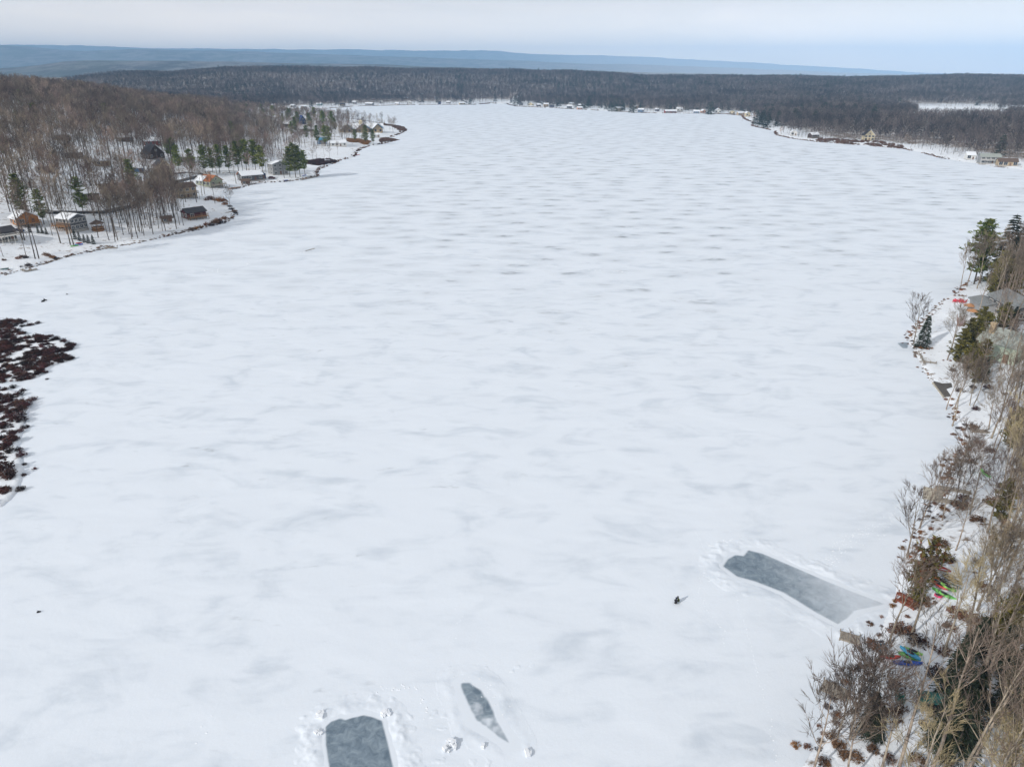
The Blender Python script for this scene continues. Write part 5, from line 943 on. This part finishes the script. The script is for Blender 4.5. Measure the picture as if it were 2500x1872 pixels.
scatter(26, (40, 170), (60, 260), 'olive', (6, 10), 'rightfir', lambda X, Y, px, py: (sdf(LAKE, X, Y) > 7))
scatter(16, (40, 170), (45, 260), 'spruce', (6, 11), 'rightfir', lambda X, Y, px, py: (sdf(LAKE, X, Y) > 8))
cx_ = np.array([c[1] for c in cand]); cy_ = np.array([c[2] for c in cand]); cz_ = np.maximum(h(cx_, cy_), 0)
px, py, dep = proj(cx_, cy_, cz_ + np.array([c[3] for c in cand])*.6); size = np.array([c[3] for c in cand])/dep
inf = (px > 0) & (px < 2500) & (py > 0) & (py < 1900)
bare_ix = [i for i, c in enumerate(cand) if c[0] in ('near', 'tan', 'tall', 'mid', 'midgrey', 'far') and inf[i]]
bare_ix.sort(key=lambda i: -size[i]); top = set(bare_ix[:270])
fir_ix = [i for i, c in enumerate(cand) if c[0] == 'farfir' and inf[i]]; fir_ix.sort(key=lambda i: -size[i]); topf = set(fir_ix[:190])
LBL = {('tall', 'right'): ('bare_tree', 'tall bare long-trunked tree in the wood up the near right shore', 'tall bare trees of the near right wood'),
 ('near', 'right'): ('bare_tree', 'bare grey-barked tree in the snowy wood along the near right shore', 'bare grey trees of the near right shore'),
 ('tan', 'right'): ('bare_tree', 'bare tree with pale tan twigs deep in the near right shore wood', 'tan-twigged trees of the near right wood'),
 ('mid', 'left'): ('bare_tree', 'tall brown bare tree near the water in the left hillside wood', 'brown bare trees on the left shore'),
 ('midgrey', 'left'): ('bare_tree', 'tall grey bare tree near the water in the left hillside wood', 'grey bare trees on the left shore'),
 ('farfir', 'fir'): ('evergreen_tree', 'small dark evergreen standing out in the far bare woods', 'dark evergreens in the far woods'),
 ('pine', 'leftfir'): ('pine_tree', 'dark green pine among the bare trees of the left hillside', 'pines among the left hillside trees'),
 ('olive', 'rightfir'): ('pine_tree', 'olive green pine under the bare trees of the near right shore', 'olive pines of the right wood'),
 ('spruce', 'rightfir'): ('spruce_tree', 'dark spruce under the bare trees of the near right shore', 'spruces of the right wood')}
woods = {'left': [], 'right': [], 'far': []}
for i, (k, x, y, ht, zone) in enumerate(cand):
    indiv = (i in top) or (i in topf) or (k in ('pine', 'olive', 'spruce') and inf[i])
    if indiv and (k, zone) in LBL:
        nm, lb, gp = LBL[(k, zone)]
        if zone == 'left' and sdf(LAKE, x, y) > 45: lb = lb.replace('near the water in', 'well back from the water in'); gp += ' upslope'
        place(k, x, y, ht, nm, lb, 'bare tree' if nm == 'bare_tree' else ('spruce' if nm == 'spruce_tree' else ('pine' if nm == 'pine_tree' else 'evergreen')), gp, z=float(cz_[i]))
    elif inf[i] or zone in ('left', 'right', 'far', 'farright'):
        key = 'left' if zone in ('left', 'leftfir') else ('right' if zone in ('right', 'rightfir') else 'far')
        if px[i] < -150 or px[i] > 2650: continue
        v = rs.randint(len(KINDS[k])); woods[key].append((k, v, x, y, float(cz_[i]), ht/KINDS[k][v][0]))
print('WOODS', {a: len(b) for a, b in woods.items()}, len(top), len(topf))
wood('hillside_wood', 'brown leafless wood covering the snowy hillside left of the lake', woods['left'], 'wood')
wood('far_wood', 'dark bare wood spread over the low hills beyond the frozen lake', woods['far'], 'wood')
if woods['right']: wood('shore_wood', 'bare wood filling the steep right edge beside the near lake shore', woods['right'], 'wood')
# ---------------------------------------------------------------- the air
hb = MB().box(-28000, 28000, -300, 27000, -40, 1010)
hzo = hb.obj('haze', mat('haze_surface', (1, 1, 1))); tag(hzo, kind='stuff')
vm = bpy.data.materials.new('haze_air'); vm.use_nodes = True; t = vm.node_tree; t.nodes.clear()
o_ = N(t, 'ShaderNodeOutputMaterial'); v_ = N(t, 'ShaderNodeVolumePrincipled', i={'Color': HAZE_COL, 'Density': HAZE_DEN, 'Anisotropy': HAZE_G})
L(t, v_.outputs[0], o_.inputs['Volume']); hzo.data.materials.clear(); hzo.data.materials.append(vm)
